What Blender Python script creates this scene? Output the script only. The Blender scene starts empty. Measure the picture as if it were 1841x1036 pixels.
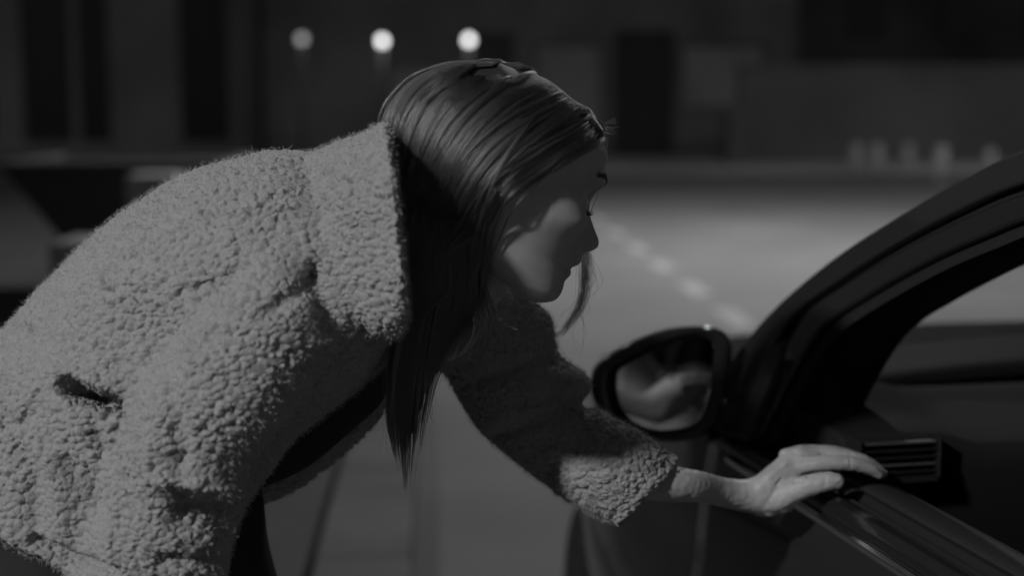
import bpy, bmesh, math, random
import numpy as np
from mathutils import Vector, Matrix, noise
from math import sin, cos, pi, radians, sqrt, exp

random.seed(7)
rng = np.random.default_rng(7)
SC = bpy.context.scene
COL = SC.collection

# ------------------------------------------------------------------ camera
PITCH = radians(7.31)
CAM = np.array([0.0, 0.0, 1.40])
FW = np.array([0, cos(PITCH), -sin(PITCH)])
UP = np.array([0, sin(PITCH), cos(PITCH)])
RT = np.array([1.0, 0, 0])
FOC = 1841 * 50 / 36.0
cam_d = bpy.data.cameras.new('camera')
cam_d.lens = 50
cam_d.sensor_width = 36
cam_d.clip_start = 0.05
cam_d.clip_end = 600
cam_d.dof.use_dof = True
cam_d.dof.focus_distance = 1.405
cam_d.dof.aperture_fstop = 2.5
cam = bpy.data.objects.new('camera', cam_d)
COL.objects.link(cam)
cam.location = CAM
cam.rotation_euler = (pi / 2 - PITCH, 0, 0)
SC.camera = cam

# ------------------------------------------------------------------ world: night sky, monochrome
w = bpy.data.worlds.new('World')
SC.world = w
w.use_nodes = True
nt = w.node_tree
bg = nt.nodes['Background']
sky = nt.nodes.new('ShaderNodeTexSky')
sky.sky_type = 'NISHITA'
sky.sun_disc = False
sky.sun_elevation = radians(3)
sky.sun_rotation = radians(200)
bw = nt.nodes.new('ShaderNodeRGBToBW')
nt.links.new(sky.outputs[0], bw.inputs[0])
even = nt.nodes.new('ShaderNodeMath')      # overcast night: the same dim sky all round
even.operation = 'MINIMUM'
even.inputs[1].default_value = 1.1
nt.links.new(bw.outputs[0], even.inputs[0])
nt.links.new(even.outputs[0], bg.inputs[0])
bg.inputs[1].default_value = 0.041

SC.view_settings.view_transform = 'Standard'
SC.view_settings.look = 'None'
SC.view_settings.exposure = 0
SC.view_settings.gamma = 1
SC.view_settings.use_curve_mapping = False
try:
    SC.cycles.use_denoising = True
    SC.cycles.max_bounces = 8
    SC.cycles.transparent_max_bounces = 16
    SC.cycles.sample_clamp_indirect = 2
except Exception:
    pass


# ------------------------------------------------------------------ geometry helpers
def P(px, py, d):
    """point seen at photo pixel (px,py), d metres away along the view"""
    return CAM + d * (FW + RT * (px - 920.5) / FOC + UP * (518 - py) / FOC)


def to_px(co):
    v = co - CAM
    d = v @ FW
    return 920.5 + FOC * (v @ RT) / d, 518 - FOC * (v @ UP) / d, d


YAW = radians(12)
CF = np.array([-sin(YAW), cos(YAW), 0])      # the car's forward
CR = np.array([cos(YAW), sin(YAW), 0])       # from its left flank inwards
CD = 0.69


def K(s, q, z):
    """car coordinates: s forward, q inward from the left flank, z up"""
    return CF * s + CR * (CD + q) + np.array([0, 0, z])


GY = radians(2.9)
GF = np.array([-sin(GY), cos(GY), 0])
GR = np.array([cos(GY), sin(GY), 0])


def G(lat, al, z=0.0):
    return GF * al + GR * lat + np.array([0, 0, z])


def link(o, parent=None):
    COL.objects.link(o)
    if parent is not None:
        o.parent = parent
        o.matrix_parent_inverse = parent.matrix_world.inverted()
    return o


def setp(o, label=None, cat=None, group=None, kind=None):
    if label: o['label'] = label
    if cat: o['category'] = cat
    if group: o['group'] = group
    if kind: o['kind'] = kind
    return o


def empty(name, loc, label, cat, group=None):
    o = bpy.data.objects.new(name, None)
    o.empty_display_size = 0.1
    o.location = Vector(loc)
    o.matrix_world = Matrix.Translation(Vector(loc))
    COL.objects.link(o)
    return setp(o, label, cat, group)


def mesh(name, verts, faces, mat, parent=None, smooth=True):
    me = bpy.data.meshes.new(name)
    me.from_pydata([tuple(map(float, v)) for v in verts], [], faces)
    me.update()
    if smooth:
        me.polygons.foreach_set('use_smooth', [True] * len(me.polygons))
    if mat: me.materials.append(mat)
    return link(bpy.data.objects.new(name, me), parent)


class MB:
    """collects simple solids into one mesh"""
    def __init__(s): s.v = []; s.f = []

    def add(s, v, f):
        o = len(s.v)
        s.v += [np.array(x, float) for x in v]
        s.f += [tuple(i + o for i in t) for t in f]

    def hexa(s, p):   # 8 corners: bottom 4 ccw, top 4
        s.add(p, [(0, 3, 2, 1), (4, 5, 6, 7), (0, 1, 5, 4), (1, 2, 6, 5), (2, 3, 7, 6), (3, 0, 4, 7)])

    def box(s, a, b, T=None):
        x0, y0, z0 = a; x1, y1, z1 = b
        p = [(x0, y0, z0), (x1, y0, z0), (x1, y1, z0), (x0, y1, z0), (x0, y0, z1), (x1, y0, z1), (x1, y1, z1), (x0, y1, z1)]
        if T: p = [T(*q) for q in p]
        s.hexa(p)

    def tube(s, pts, rad, n=10, closed=False, flat=1.0, up=(0, 0, 1)):
        pts = [np.array(p, float) for p in pts]
        m = len(pts)
        if not hasattr(rad, '__len__'): rad = [rad] * m
        V = []; Fc = []
        for i, p in enumerate(pts):
            if closed: t = pts[(i + 1) % m] - pts[i - 1]
            else: t = pts[min(i + 1, m - 1)] - pts[max(i - 1, 0)]
            t = t / (np.linalg.norm(t) + 1e-9)
            u = np.array(up, float)
            a = np.cross(t, u)
            if np.linalg.norm(a) < 1e-3: a = np.cross(t, (1, 0, 0))
            a /= np.linalg.norm(a); b = np.cross(a, t)
            for k in range(n):
                an = 2 * pi * k / n
                V.append(p + rad[i] * (a * cos(an) + b * sin(an) * flat))
        R_ = m if closed else m - 1
        for i in range(R_):
            j = (i + 1) % m
            for k in range(n):
                l = (k + 1) % n
                Fc.append((i * n + k, i * n + l, j * n + l, j * n + k))
        if not closed:
            Fc.append(tuple(range(n - 1, -1, -1)))
            Fc.append(tuple((m - 1) * n + k for k in range(n)))
        s.add(V, Fc)

    def prism(s, poly, off):
        """poly: list of points; off: vector thickness"""
        n = len(poly); off = np.array(off, float)
        V = [np.array(p, float) for p in poly] + [np.array(p, float) + off for p in poly]
        Fc = [tuple(range(n - 1, -1, -1)), tuple(range(n, 2 * n))]
        for i in range(n): Fc.append((i, (i + 1) % n, (i + 1) % n + n, i + n))
        s.add(V, Fc)

    def build(s, name, mat, parent=None, smooth=False, bevel=0, seg=2, sub=0):
        o = mesh(name, s.v, s.f, mat, parent, smooth)
        bm = bmesh.new(); bm.from_mesh(o.data)
        bmesh.ops.recalc_face_normals(bm, faces=bm.faces)
        bm.to_mesh(o.data); bm.free()
        if bevel:
            m = o.modifiers.new('b', 'BEVEL'); m.width = bevel; m.segments = seg; m.limit_method = 'ANGLE'; m.angle_limit = radians(35)
            for p in o.data.polygons: p.use_smooth = True
            m2 = o.modifiers.new('w', 'WEIGHTED_NORMAL')
        if sub:
            m = o.modifiers.new('s', 'SUBSURF'); m.levels = sub; m.render_levels = sub
        return o


def cr(vals, t):
    """catmull-rom through rows of vals at parameter t in [0, n-1]"""
    vals = np.asarray(vals, float); n = len(vals)
    i = int(min(max(math.floor(t), 0), n - 2)); f = t - i
    p1, p2 = vals[i], vals[i + 1]
    p0 = vals[i - 1] if i > 0 else 2 * p1 - p2
    p3 = vals[i + 2] if i + 2 < n else 2 * p2 - p1
    return 0.5 * ((2 * p1) + (-p0 + p2) * f + (2 * p0 - 5 * p1 + 4 * p2 - p3) * f * f + (-p0 + 3 * p1 - 3 * p2 + p3) * f ** 3)


def loft_sections(mb, secs, steps=6, n=40, e=2.2, close=True):
    """secs rows: ax,ay,bx,by,depth,halfdepth - elliptic rings between two points"""
    m = (len(secs) - 1) * steps + 1
    V = []
    for i in range(m):
        ax, ay, bx, by, d, hd = cr(secs, i / steps)
        A = P(ax, ay, d); B = P(bx, by, d)
        c = (A + B) / 2; u = (A - B) / 2
        view = c - CAM; view = view / np.linalg.norm(view)
        v = view * hd
        for k in range(n):
            t = 2 * pi * k / n
            ct, st = cos(t), sin(t)
            V.append(c + u * math.copysign(abs(ct) ** (2 / e), ct) + v * math.copysign(abs(st) ** (2 / e), st))
    Fc = []
    for i in range(m - 1):
        for k in range(n):
            l = (k + 1) % n
            Fc.append((i * n + k, i * n + l, (i + 1) * n + l, (i + 1) * n + k))
    if close:
        Fc.append(tuple(range(n - 1, -1, -1)))
        Fc.append(tuple((m - 1) * n + k for k in range(n)))
    mb.add(V, Fc)


def ellipsoid(mb, c, r, nu=24, nv=16, axes=None):
    V = []; Fc = []
    A = np.eye(3) if axes is None else np.array(axes)
    c = np.array(c, float)
    V.append(c + A[2] * r[2])
    for j in range(1, nv):
        th = pi * j / nv
        for i in range(nu):
            ph = 2 * pi * i / nu
            V.append(c + A[0] * r[0] * sin(th) * cos(ph) + A[1] * r[1] * sin(th) * sin(ph) + A[2] * r[2] * cos(th))
    V.append(c - A[2] * r[2])
    L = len(V) - 1
    for i in range(nu):
        k = (i + 1) % nu
        Fc.append((0, 1 + i, 1 + k))
        for j in range(nv - 2):
            a = 1 + j * nu
            Fc.append((a + i, a + nu + i, a + nu + k, a + k))
        a = 1 + (nv - 2) * nu
        Fc.append((a + i, L, a + k))
    mb.add(V, Fc)


def remeshed(mb, voxel, smooth_it=4, fac=0.5):
    """voxel union of everything in mb -> (verts ndarray, faces list)"""
    o = mesh('tmp', mb.v, mb.f, None)
    bm = bmesh.new(); bm.from_mesh(o.data)
    bmesh.ops.recalc_face_normals(bm, faces=bm.faces)
    bm.to_mesh(o.data); bm.free()
    r = o.modifiers.new('r', 'REMESH'); r.mode = 'VOXEL'; r.voxel_size = voxel; r.adaptivity = 0
    if smooth_it:
        s = o.modifiers.new('s', 'SMOOTH'); s.iterations = smooth_it; s.factor = fac
    dg = bpy.context.evaluated_depsgraph_get()
    me = bpy.data.meshes.new_from_object(o.evaluated_get(dg))
    V = np.empty(len(me.vertices) * 3); me.vertices.foreach_get('co', V)
    nl = len(me.loops)
    lv = np.empty(nl, int); me.loops.foreach_get('vertex_index', lv)
    ls = np.empty(len(me.polygons), int); me.polygons.foreach_get('loop_start', ls)
    lt = np.empty(len(me.polygons), int); me.polygons.foreach_get('loop_total', lt)
    faces = [tuple(int(x) for x in lv[a:a + b]) for a, b in zip(ls, lt)]
    bpy.data.objects.remove(o)
    bpy.data.meshes.remove(me)
    return V.reshape(-1, 3), faces


def vnormals(V, faces):
    F4 = np.array([f if len(f) == 4 else (f[0], f[1], f[2], f[2]) for f in faces])
    n = np.cross(V[F4[:, 2]] - V[F4[:, 0]], V[F4[:, 3]] - V[F4[:, 1]])
    N = np.zeros_like(V)
    for k in range(4): np.add.at(N, F4[:, k], n)
    return N / (np.linalg.norm(N, axis=1, keepdims=True) + 1e-12)


def seg_dist(x, y, poly):
    """distance in px of points to polyline, and parameter"""
    D = np.full(x.shape, 1e9)
    for (ax, ay), (bx, by) in zip(poly[:-1], poly[1:]):
        dx, dy = bx - ax, by - ay
        t = np.clip(((x - ax) * dx + (y - ay) * dy) / (dx * dx + dy * dy), 0, 1)
        D = np.minimum(D, np.hypot(x - ax - t * dx, y - ay - t * dy))
    return D


def curves(name, strands, radii, mat, parent, kind=None):
    """strands: array (N, M, 3) ; radii (M,) root->tip"""
    hc = bpy.data.hair_curves.new(name)
    strands = np.asarray(strands, np.float32)
    N, M, _ = strands.shape
    hc.add_curves([M] * N)
    hc.attributes['position'].data.foreach_set('vector', strands.reshape(-1)) if 'position' in hc.attributes else hc.position_data.foreach_set('vector', strands.reshape(-1))
    ra = hc.attributes.get('radius') or hc.attributes.new('radius', 'FLOAT', 'POINT')
    ra.data.foreach_set('value', np.tile(np.asarray(radii, np.float32), N))
    hc.materials.append(mat)
    o = bpy.data.objects.new(name, hc)
    link(o, parent)
    if kind: o['kind'] = kind
    return o


# ------------------------------------------------------------------ materials
def mat(name, v, rough=0.6, spec=0.5, metal=0.0, nscale=0, namp=0.0, bump=0.0, bscale=50, coat=0.0, sss=0.0, emit=0.0, detail=4):
    m = bpy.data.materials.new(name)
    m.use_nodes = True
    t = m.node_tree
    b = t.nodes['Principled BSDF']
    b.inputs['Base Color'].default_value = (v, v, v, 1)
    b.inputs['Roughness'].default_value = rough
    b.inputs['Specular IOR Level'].default_value = spec
    b.inputs['Metallic'].default_value = metal
    if coat:
        b.inputs['Coat Weight'].default_value = coat
        b.inputs['Coat Roughness'].default_value = 0.04
    if sss:
        b.inputs['Subsurface Weight'].default_value = sss
        b.inputs['Subsurface Radius'].default_value = (0.006, 0.006, 0.006)
        b.inputs['Subsurface Scale'].default_value = 1.0
    if emit:
        b.inputs['Emission Color'].default_value = (1, 1, 1, 1)
        b.inputs['Emission Strength'].default_value = emit
    tc = t.nodes.new('ShaderNodeTexCoord')
    if namp:
        n = t.nodes.new('ShaderNodeTexNoise')
        n.inputs['Scale'].default_value = nscale
        n.inputs['Detail'].default_value = detail
        t.links.new(tc.outputs['Object'], n.inputs['Vector'])
        r = t.nodes.new('ShaderNodeMapRange')
        r.inputs['From Min'].default_value = 0.3; r.inputs['From Max'].default_value = 0.7
        r.inputs['To Min'].default_value = v * (1 - namp); r.inputs['To Max'].default_value = v * (1 + namp)
        t.links.new(n.outputs[0], r.inputs['Value'])
        t.links.new(r.outputs[0], b.inputs['Base Color'])
    if bump:
        n2 = t.nodes.new('ShaderNodeTexNoise')
        n2.inputs['Scale'].default_value = bscale
        n2.inputs['Detail'].default_value = 3
        t.links.new(tc.outputs['Object'], n2.inputs['Vector'])
        bp = t.nodes.new('ShaderNodeBump')
        bp.inputs['Strength'].default_value = bump
        bp.inputs['Distance'].default_value = 0.001 if bscale > 200 else 0.005
        t.links.new(n2.outputs[0], bp.inputs['Height'])
        t.links.new(bp.outputs[0], b.inputs['Normal'])
    return m


def fleece_mat():
    m = bpy.data.materials.new('sherpa_fleece')
    m.use_nodes = True
    t = m.node_tree; N = t.nodes; L = t.links
    b = N['Principled BSDF']
    b.inputs['Roughness'].default_value = 0.95
    b.inputs['Specular IOR Level'].default_value = 0.15
    b.inputs['Sheen Weight'].default_value = 0.25
    b.inputs['Sheen Roughness'].default_value = 0.5
    tc = N.new('ShaderNodeTexCoord')
    no = N.new('ShaderNodeTexNoise'); no.inputs['Scale'].default_value = 85; no.inputs['Detail'].default_value = 2
    L.new(tc.outputs['Object'], no.inputs['Vector'])
    sub = N.new('ShaderNodeVectorMath'); sub.operation = 'SUBTRACT'; sub.inputs[1].default_value = (.5, .5, .5)
    L.new(no.outputs['Color'], sub.inputs[0])
    sc = N.new('ShaderNodeVectorMath'); sc.operation = 'SCALE'; sc.inputs['Scale'].default_value = 0.0075
    L.new(sub.outputs[0], sc.inputs[0])
    ad = N.new('ShaderNodeVectorMath'); ad.operation = 'ADD'
    L.new(tc.outputs['Object'], ad.inputs[0]); L.new(sc.outputs[0], ad.inputs[1])
    st = N.new('ShaderNodeVectorMath'); st.operation = 'MULTIPLY'; st.inputs[1].default_value = (0.85, 1.0, 1.15)
    L.new(ad.outputs[0], st.inputs[0])
    vo = N.new('ShaderNodeTexVoronoi'); vo.feature = 'SMOOTH_F1'; vo.inputs['Scale'].default_value = 156
    vo.inputs['Smoothness'].default_value = 0.35
    L.new(st.outputs[0], vo.inputs['Vector'])
    # pile height: round nubs that sink at their borders
    h = N.new('ShaderNodeMath'); h.operation = 'MULTIPLY_ADD'; h.inputs[1].default_value = -1.7; h.inputs[2].default_value = 1.0
    sq = N.new('ShaderNodeMath'); sq.operation = 'POWER'; sq.inputs[1].default_value = 1.8
    L.new(vo.outputs['Distance'], sq.inputs[0]); L.new(sq.outputs[0], h.inputs[0])
    big = N.new('ShaderNodeTexNoise'); big.inputs['Scale'].default_value = 14; big.inputs['Detail'].default_value = 2
    L.new(tc.outputs['Object'], big.inputs['Vector'])
    amp = N.new('ShaderNodeMapRange'); amp.inputs['From Min'].default_value = .35; amp.inputs['From Max'].default_value = .65
    amp.inputs['To Min'].default_value = .55; amp.inputs['To Max'].default_value = 1.15
    L.new(big.outputs[0], amp.inputs['Value'])
    mu = N.new('ShaderNodeMath'); mu.operation = 'MULTIPLY'
    L.new(h.outputs[0], mu.inputs[0]); L.new(amp.outputs[0], mu.inputs[1])
    fn = N.new('ShaderNodeTexNoise'); fn.inputs['Scale'].default_value = 420; fn.inputs['Detail'].default_value = 4
    L.new(tc.outputs['Object'], fn.inputs['Vector'])
    fm = N.new('ShaderNodeMath'); fm.operation = 'MULTIPLY_ADD'; fm.inputs[1].default_value = 0.12
    L.new(fn.outputs[0], fm.inputs[0]); L.new(mu.outputs[0], fm.inputs[2])
    di = N.new('ShaderNodeDisplacement'); di.inputs['Scale'].default_value = 0.0045; di.inputs['Midlevel'].default_value = 0.5
    L.new(fm.outputs[0], di.inputs['Height'])
    L.new(di.outputs[0], N['Material Output'].inputs['Displacement'])
    c = N.new('ShaderNodeMapRange'); c.inputs['To Min'].default_value = 0.27; c.inputs['To Max'].default_value = 0.37
    L.new(fn.outputs[0], c.inputs['Value'])
    L.new(c.outputs[0], b.inputs['Base Color'])
    m.displacement_method = 'BOTH'
    return m


def hair_mat():
    m = bpy.data.materials.new('dark_hair')
    m.use_nodes = True
    t = m.node_tree
    t.nodes.remove(t.nodes['Principled BSDF'])
    h = t.nodes.new('ShaderNodeBsdfHairPrincipled')
    h.parametrization = 'COLOR'
    h.inputs['Color'].default_value = (0.046, 0.046, 0.046, 1)
    h.inputs['Roughness'].default_value = 0.26
    h.inputs['IOR'].default_value = 1.95
    h.inputs['Radial Roughness'].default_value = 0.4
    try: h.inputs['Random Roughness'].default_value = 0.3
    except Exception: pass
    t.links.new(h.outputs[0], t.nodes['Material Output'].inputs[0])
    return m


def glass_mat(name='thin_glass', tint=0.74, refl=0.07):
    m = bpy.data.materials.new(name)
    m.use_nodes = True
    t = m.node_tree
    t.nodes.remove(t.nodes['Principled BSDF'])
    tr = t.nodes.new('ShaderNodeBsdfTransparent'); tr.inputs[0].default_value = (tint, tint, tint, 1)
    gl = t.nodes.new('ShaderNodeBsdfGlossy'); gl.inputs['Roughness'].default_value = 0.02
    fr = t.nodes.new('ShaderNodeFresnel'); fr.inputs[0].default_value = 1.45
    mx = t.nodes.new('ShaderNodeMixShader')
    t.links.new(fr.outputs[0], mx.inputs[0]); t.links.new(tr.outputs[0], mx.inputs[1]); t.links.new(gl.outputs[0], mx.inputs[2])
    t.links.new(mx.outputs[0], t.nodes['Material Output'].inputs[0])
    return m


M = {
    'fleece': fleece_mat(),
    'skin': mat('skin', 0.46, 0.48, 0.4, sss=0.2, bump=0.22, bscale=900, nscale=45, namp=0.10),
    'nail': mat('fingernail', 0.46, 0.22, 0.6),
    'lip': mat('lips', 0.25, 0.4, 0.5),
    'eye': mat('eyeball', 0.5, 0.1, 0.6),
    'brow': mat('brow_hair', 0.03, 0.6),
    'hair': hair_mat(),
    'hairbase': mat('hair_underlayer', 0.03, 0.6, 0.3),
    'denim': mat('dark_trousers', 0.035, 0.85, 0.2, bump=0.5, bscale=300),
    'shirt': mat('dark_top_chest_shade', 0.04, 0.85, 0.2, bump=0.4, bscale=300),
    'shoe': mat('dark_leather', 0.03, 0.4),
    'paint': mat('black_car_paint', 0.028, 0.30, 0.2, coat=0.8),
    'dulledpaint': mat('dulled_bonnet_paint', 0.02, 0.6, 0.02),  # body paint copied darker and duller, with the lamp glare taken out
    'gloss': mat('piano_black_trim', 0.02, 0.10, 0.6),
    'plastic': mat('black_grained_plastic', 0.032, 0.5, 0.4, bump=0.4, bscale=900),
    'softdash': mat('dashboard_plastic', 0.02, 0.75, 0.1, bump=0.4, bscale=700),
    'rubber': mat('rubber_seal', 0.02, 0.75, 0.3),
    'chrome': mat('satin_chrome', 0.75, 0.18, 0.5, metal=1.0),
    'vane': mat('grey_vent_blade', 0.07, 0.35, 0.5),
    'mirror': mat('mirror_silver', 0.62, 0.01, 0.5, metal=1.0),
    'glass': glass_mat(),
    'seat': mat('seat_cloth', 0.05, 0.9, 0.2, bump=0.4, bscale=300),
    'tyre': mat('tyre_rubber', 0.025, 0.8),
    'alloy': mat('alloy_wheel', 0.4, 0.3, metal=1.0),
    'lens': mat('headlight_lens', 0.3, 0.08, 0.6),
    'asphalt': mat('asphalt', 0.145, 0.75, 0.4, nscale=0.9, namp=0.16, bump=0.6, bscale=120, detail=8),
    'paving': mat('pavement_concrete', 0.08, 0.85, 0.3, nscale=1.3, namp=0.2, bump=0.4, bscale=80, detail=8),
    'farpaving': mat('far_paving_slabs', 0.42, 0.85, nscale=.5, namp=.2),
    'kerb': mat('kerb_stone', 0.13, 0.8, 0.3, nscale=3, namp=0.18, bump=0.4, bscale=60),
    'whitepaint': mat('road_paint', 0.27, 0.7, nscale=6, namp=0.2),
    'facade': mat('dark_facade', 0.2, 0.85, 0.2, nscale=0.35, namp=0.35),
    'facade2': mat('grey_facade', 0.46, 0.85, 0.2, nscale=0.3, namp=0.25),
    'panel': mat('pale_shutter', 0.36, 0.7, 0.3, nscale=0.6, namp=0.15),
    'wall': mat('rendered_wall', 0.17, 0.85, 0.2, nscale=0.25, namp=0.3),
    'dark': mat('dark_opening', 0.06, 0.9),
    'window': mat('unlit_window', 0.08, 0.15, 0.5),
    'block': mat('pale_concrete_block', 0.45, 0.85, nscale=5, namp=0.15),
    'skip': mat('black_steel_skip', 0.07, 0.6),
    'post': mat('white_post_paint', 0.5, 0.5),
    'metal': mat('grey_lamp_metal', 0.12, 0.5),
    'lampglow': mat('lit_lamp', 0.02, 0.5, emit=3.4),
    'lampglow2': mat('dimmer_lit_lamp', 0.02, 0.5, emit=0.62),
    'lampglow3': mat('street_light_panel', 0.8, 0.5, emit=3.0),
    'van': mat('white_van_paint', 0.6, 0.3, coat=0.6),
}
#LIGHTS
# ------------------------------------------------------------------ street lamps, some of them added out of view for their light
def spot(name, loc, target, power, radius, angle, blend=0.6, parent=None):
    l = bpy.data.lights.new(name, 'SPOT')
    l.energy = power; l.shadow_soft_size = radius; l.spot_size = radians(angle); l.spot_blend = blend
    o = bpy.data.objects.new(name, l)
    o.location = Vector(loc)
    o.rotation_euler = (Vector(target) - Vector(loc)).to_track_quat('-Z', 'Y').to_euler()
    COL.objects.link(o)
    if parent:
        o.parent = parent; o.matrix_parent_inverse = parent.matrix_world.inverted()
    return o


KEY_DIR = np.array([-0.565, -0.665, 0.49]); KEY_DIR /= np.linalg.norm(KEY_DIR)
KEY = np.array([0.0, 1.45, 1.25]) + 5.0 * KEY_DIR


def street_lamp(base, head, label, group, target, power, radius, angle, blend=0.6, glow='lampglow3'):
    base = np.array(base, float); head = np.array(head, float)
    t = empty('street_lamp', base, label, 'street lamp', group)
    mb = MB()
    top = np.array([base[0], base[1], head[2] - 0.15])
    mb.tube([base, base + (0, 0, 0.5), base + (0, 0, 0.55), top], [0.085, 0.08, 0.055, 0.045], 14)
    mb.build('post', M['metal'], t, smooth=True)
    mb = MB()
    d = head - top
    pts = [top, top + d * 0.15 + np.array([0, 0, 0.22]), top + d * 0.5 + np.array([0, 0, 0.2]), head + np.array([0, 0, 0.12])]
    pts = [cr(pts, k / 4) for k in range(13)]
    mb.tube(pts, 0.03, 10)
    mb.build('arm', M['metal'], t, smooth=True)
    hd = d.copy(); hd[2] = 0; hd /= max(np.linalg.norm(hd), 1e-6)
    sd = np.cross(hd, (0, 0, 1))
    T = lambda x, y, z: head + hd * x + sd * y + np.array([0, 0, z])
    mb = MB(); mb.box((-0.28, -0.15, 0.06), (0.28, 0.15, 0.15), T)
    mb.build('lamp_housing', M['metal'], t, bevel=0.03)
    mb = MB(); mb.box((-0.22, -0.11, 0.045), (0.22, 0.11, 0.058), T)
    mb.build('light_panel', M[glow], t)
    spot('lamp_light', head, target, power, radius, angle, blend, t)
    return t


street_lamp((KEY[0] - 1.1, KEY[1] - 0.6, 0.12), KEY, 'post-mounted key light added behind the woman, lighting her fleece jacket from the left', 'street lamps along the road',
            (0.1, 1.5, 1.1), 800, 0.16, 56, 0.5)  # key light read from her shading; its street lamp post is made up
street_lamp(G(8.0, 13.2), G(3.8, 13.2, 8.4), 'tall street lamp over the road beyond the car', 'street lamps along the road',
            G(3.8, 13.5, 0), 4200, 0.25, 160, 1.0)
street_lamp(G(5.0, -9.0), G(2.0, -8.0, 4.6), 'street lamp added over the road behind the viewer to brighten the door mirror', 'street lamps along the road',
            G(1.4, -9.0, 0), 1000, 0.2, 100, 0.7)  # added to light the ground that the door mirror reflects
street_lamp(G(20, 27.6), G(15, 25.5, 7.0), 'tall street lamp added out of view to light the far pavement', 'street lamps along the road',
            G(12, 28, 0), 520, 0.25, 150, 1.0)  # added out of frame to brighten the far pavement and kerb
#ENV
# ------------------------------------------------------------------ setting
def sheet(name, mt, l0, l1, a0, a1, z, nx=2, ny=2):
    V = []; Fc = []
    for j in range(ny + 1):
        for i in range(nx + 1):
            V.append(G(l0 + (l1 - l0) * i / nx, a0 + (a1 - a0) * j / ny, z))
    for j in range(ny):
        for i in range(nx):
            a = j * (nx + 1) + i
            Fc.append((a, a + 1, a + nx + 2, a + nx + 1))
    return mesh(name, V, Fc, mt, None, False)


setp(sheet('ground', M['asphalt'], -150, 150, -100, 300, -0.02), kind='structure')
setp(sheet('road', M['asphalt'], -0.09, 12, -30, 27, 0.0), kind='structure')

# near pavement and its kerb stones
KH = 0.10
pv = MB()
pv.prism([G(-9, -12, -0.01), G(-0.39, -12, -0.01), G(-0.39, 27, -0.01), G(-9, 27, -0.01)], (0, 0, KH + .01))
pvo = setp(pv.build('pavement', M['paving']), kind='structure')
ks = MB(); ks.box((-0.14, 0, 0), (0.14, 0.985, KH + 0.01))
k0 = None
yawm = Matrix.Rotation(GY, 4, 'Z')
for i in range(26):
    if k0 is None:
        k0 = ks.build('kerb_stone', M['kerb'], None, bevel=0.012); o = k0
        bpy.context.view_layer.update()
    else:
        o = k0.copy(); COL.objects.link(o)
    o.parent = pvo
    o.matrix_world = Matrix.Translation(Vector(G(-0.225 + random.uniform(-.004, .004), 1.0 + i, random.uniform(-.004, .003)))) @ yawm
# far pavement with its kerb
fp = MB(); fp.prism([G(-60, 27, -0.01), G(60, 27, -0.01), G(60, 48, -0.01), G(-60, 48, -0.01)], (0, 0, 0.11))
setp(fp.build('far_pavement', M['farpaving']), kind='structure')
fk = MB(); fk.prism([G(-60, 26.8, -0.01), G(60, 26.8, -0.01), G(60, 27.0, -0.01), G(-60, 27.0, -0.01)], (0, 0, 0.12))
setp(fk.build('far_kerb', M['kerb']), kind='structure')
# dashed parking line
for i, al in enumerate([5.2, 6.55, 7.9, 9.25, 10.75, 12.3, 13.9, 15.6, 17.4, 19.3, 21.3]):
    o = sheet('lane_dash', M['whitepaint'], 1.86, 2.02, al - 0.42, al + 0.42, 0.004)
    setp(o, 'white dash of the broken line on the road', 'road marking', 'white dashes of the broken line', 'structure')


def building(name, label, T, wdt, hgt, depth, mt, wins, door=None, extra=None):
    """T maps local (x right, y back, z up) to the world; a wall with real openings, frames and panes"""
    t = empty(name, T(wdt / 2, 0, 0), label, 'building')
    mb = MB()
    xs = sorted({0, wdt, *[v for w_ in wins for v in (w_[0], w_[1])]})
    zs = sorted({0, hgt, *[v for w_ in wins for v in (w_[2], w_[3])]})
    for i in range(len(xs) - 1):
        for j in range(len(zs) - 1):
            cx, cz = (xs[i] + xs[i + 1]) / 2, (zs[j] + zs[j + 1]) / 2
            if any(w_[0] < cx < w_[1] and w_[2] < cz < w_[3] for w_ in wins): continue
            mb.box((xs[i], 0, zs[j]), (xs[i + 1], 0.3, zs[j + 1]), T)
    mb.box((0, 0.3, 0), (0.3, depth, hgt), T); mb.box((wdt - .3, 0.3, 0), (wdt, depth, hgt), T)
    mb.box((0, depth, 0), (wdt, depth + .3, hgt), T)
    mb.build('wall', mt, t)
    r = MB(); r.box((-0.2, -0.25, hgt), (wdt + .2, depth + .4, hgt + 0.25), T); r.build('roof', M['facade'], t)
    for w_ in wins:
        x0, x1, z0, z1, kd = w_
        f = MB()
        e = 0.07
        f.box((x0, 0.10, z0), (x0 + e, 0.2, z1), T); f.box((x1 - e, 0.10, z0), (x1, 0.2, z1), T)
        f.box((x0 + e, 0.10, z1 - e), (x1 - e, 0.2, z1), T); f.box((x0 + e, 0.10, z0), (x1 - e, 0.2, z0 + e), T)
        fo = f.build('shop_shutter' if kd == 'panel' else ('doorway' if kd == 'dark' else 'window'), M['metal'], t)
        g = MB(); g.box((x0 + e, 0.14, z0 + e), (x1 - e, 0.17, z1 - e), T)
        g.build({'panel': 'shutter_panel', 'dark': 'door_panel'}.get(kd, 'pane'), M[{'panel': 'panel', 'dark': 'dark', 'window': 'window'}[kd]], fo)
    return t


def TG(lat, al, yaw=0.0):
    c, s_ = cos(yaw), sin(yaw)
    return lambda x, y, z: G(lat + x * c - y * s_, al + x * s_ + y * c, z)


def latx(px, d): return (px - 790) / FOC * d


def hz(py, d): return 1.4 - (py - 190) / FOC * d


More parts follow.
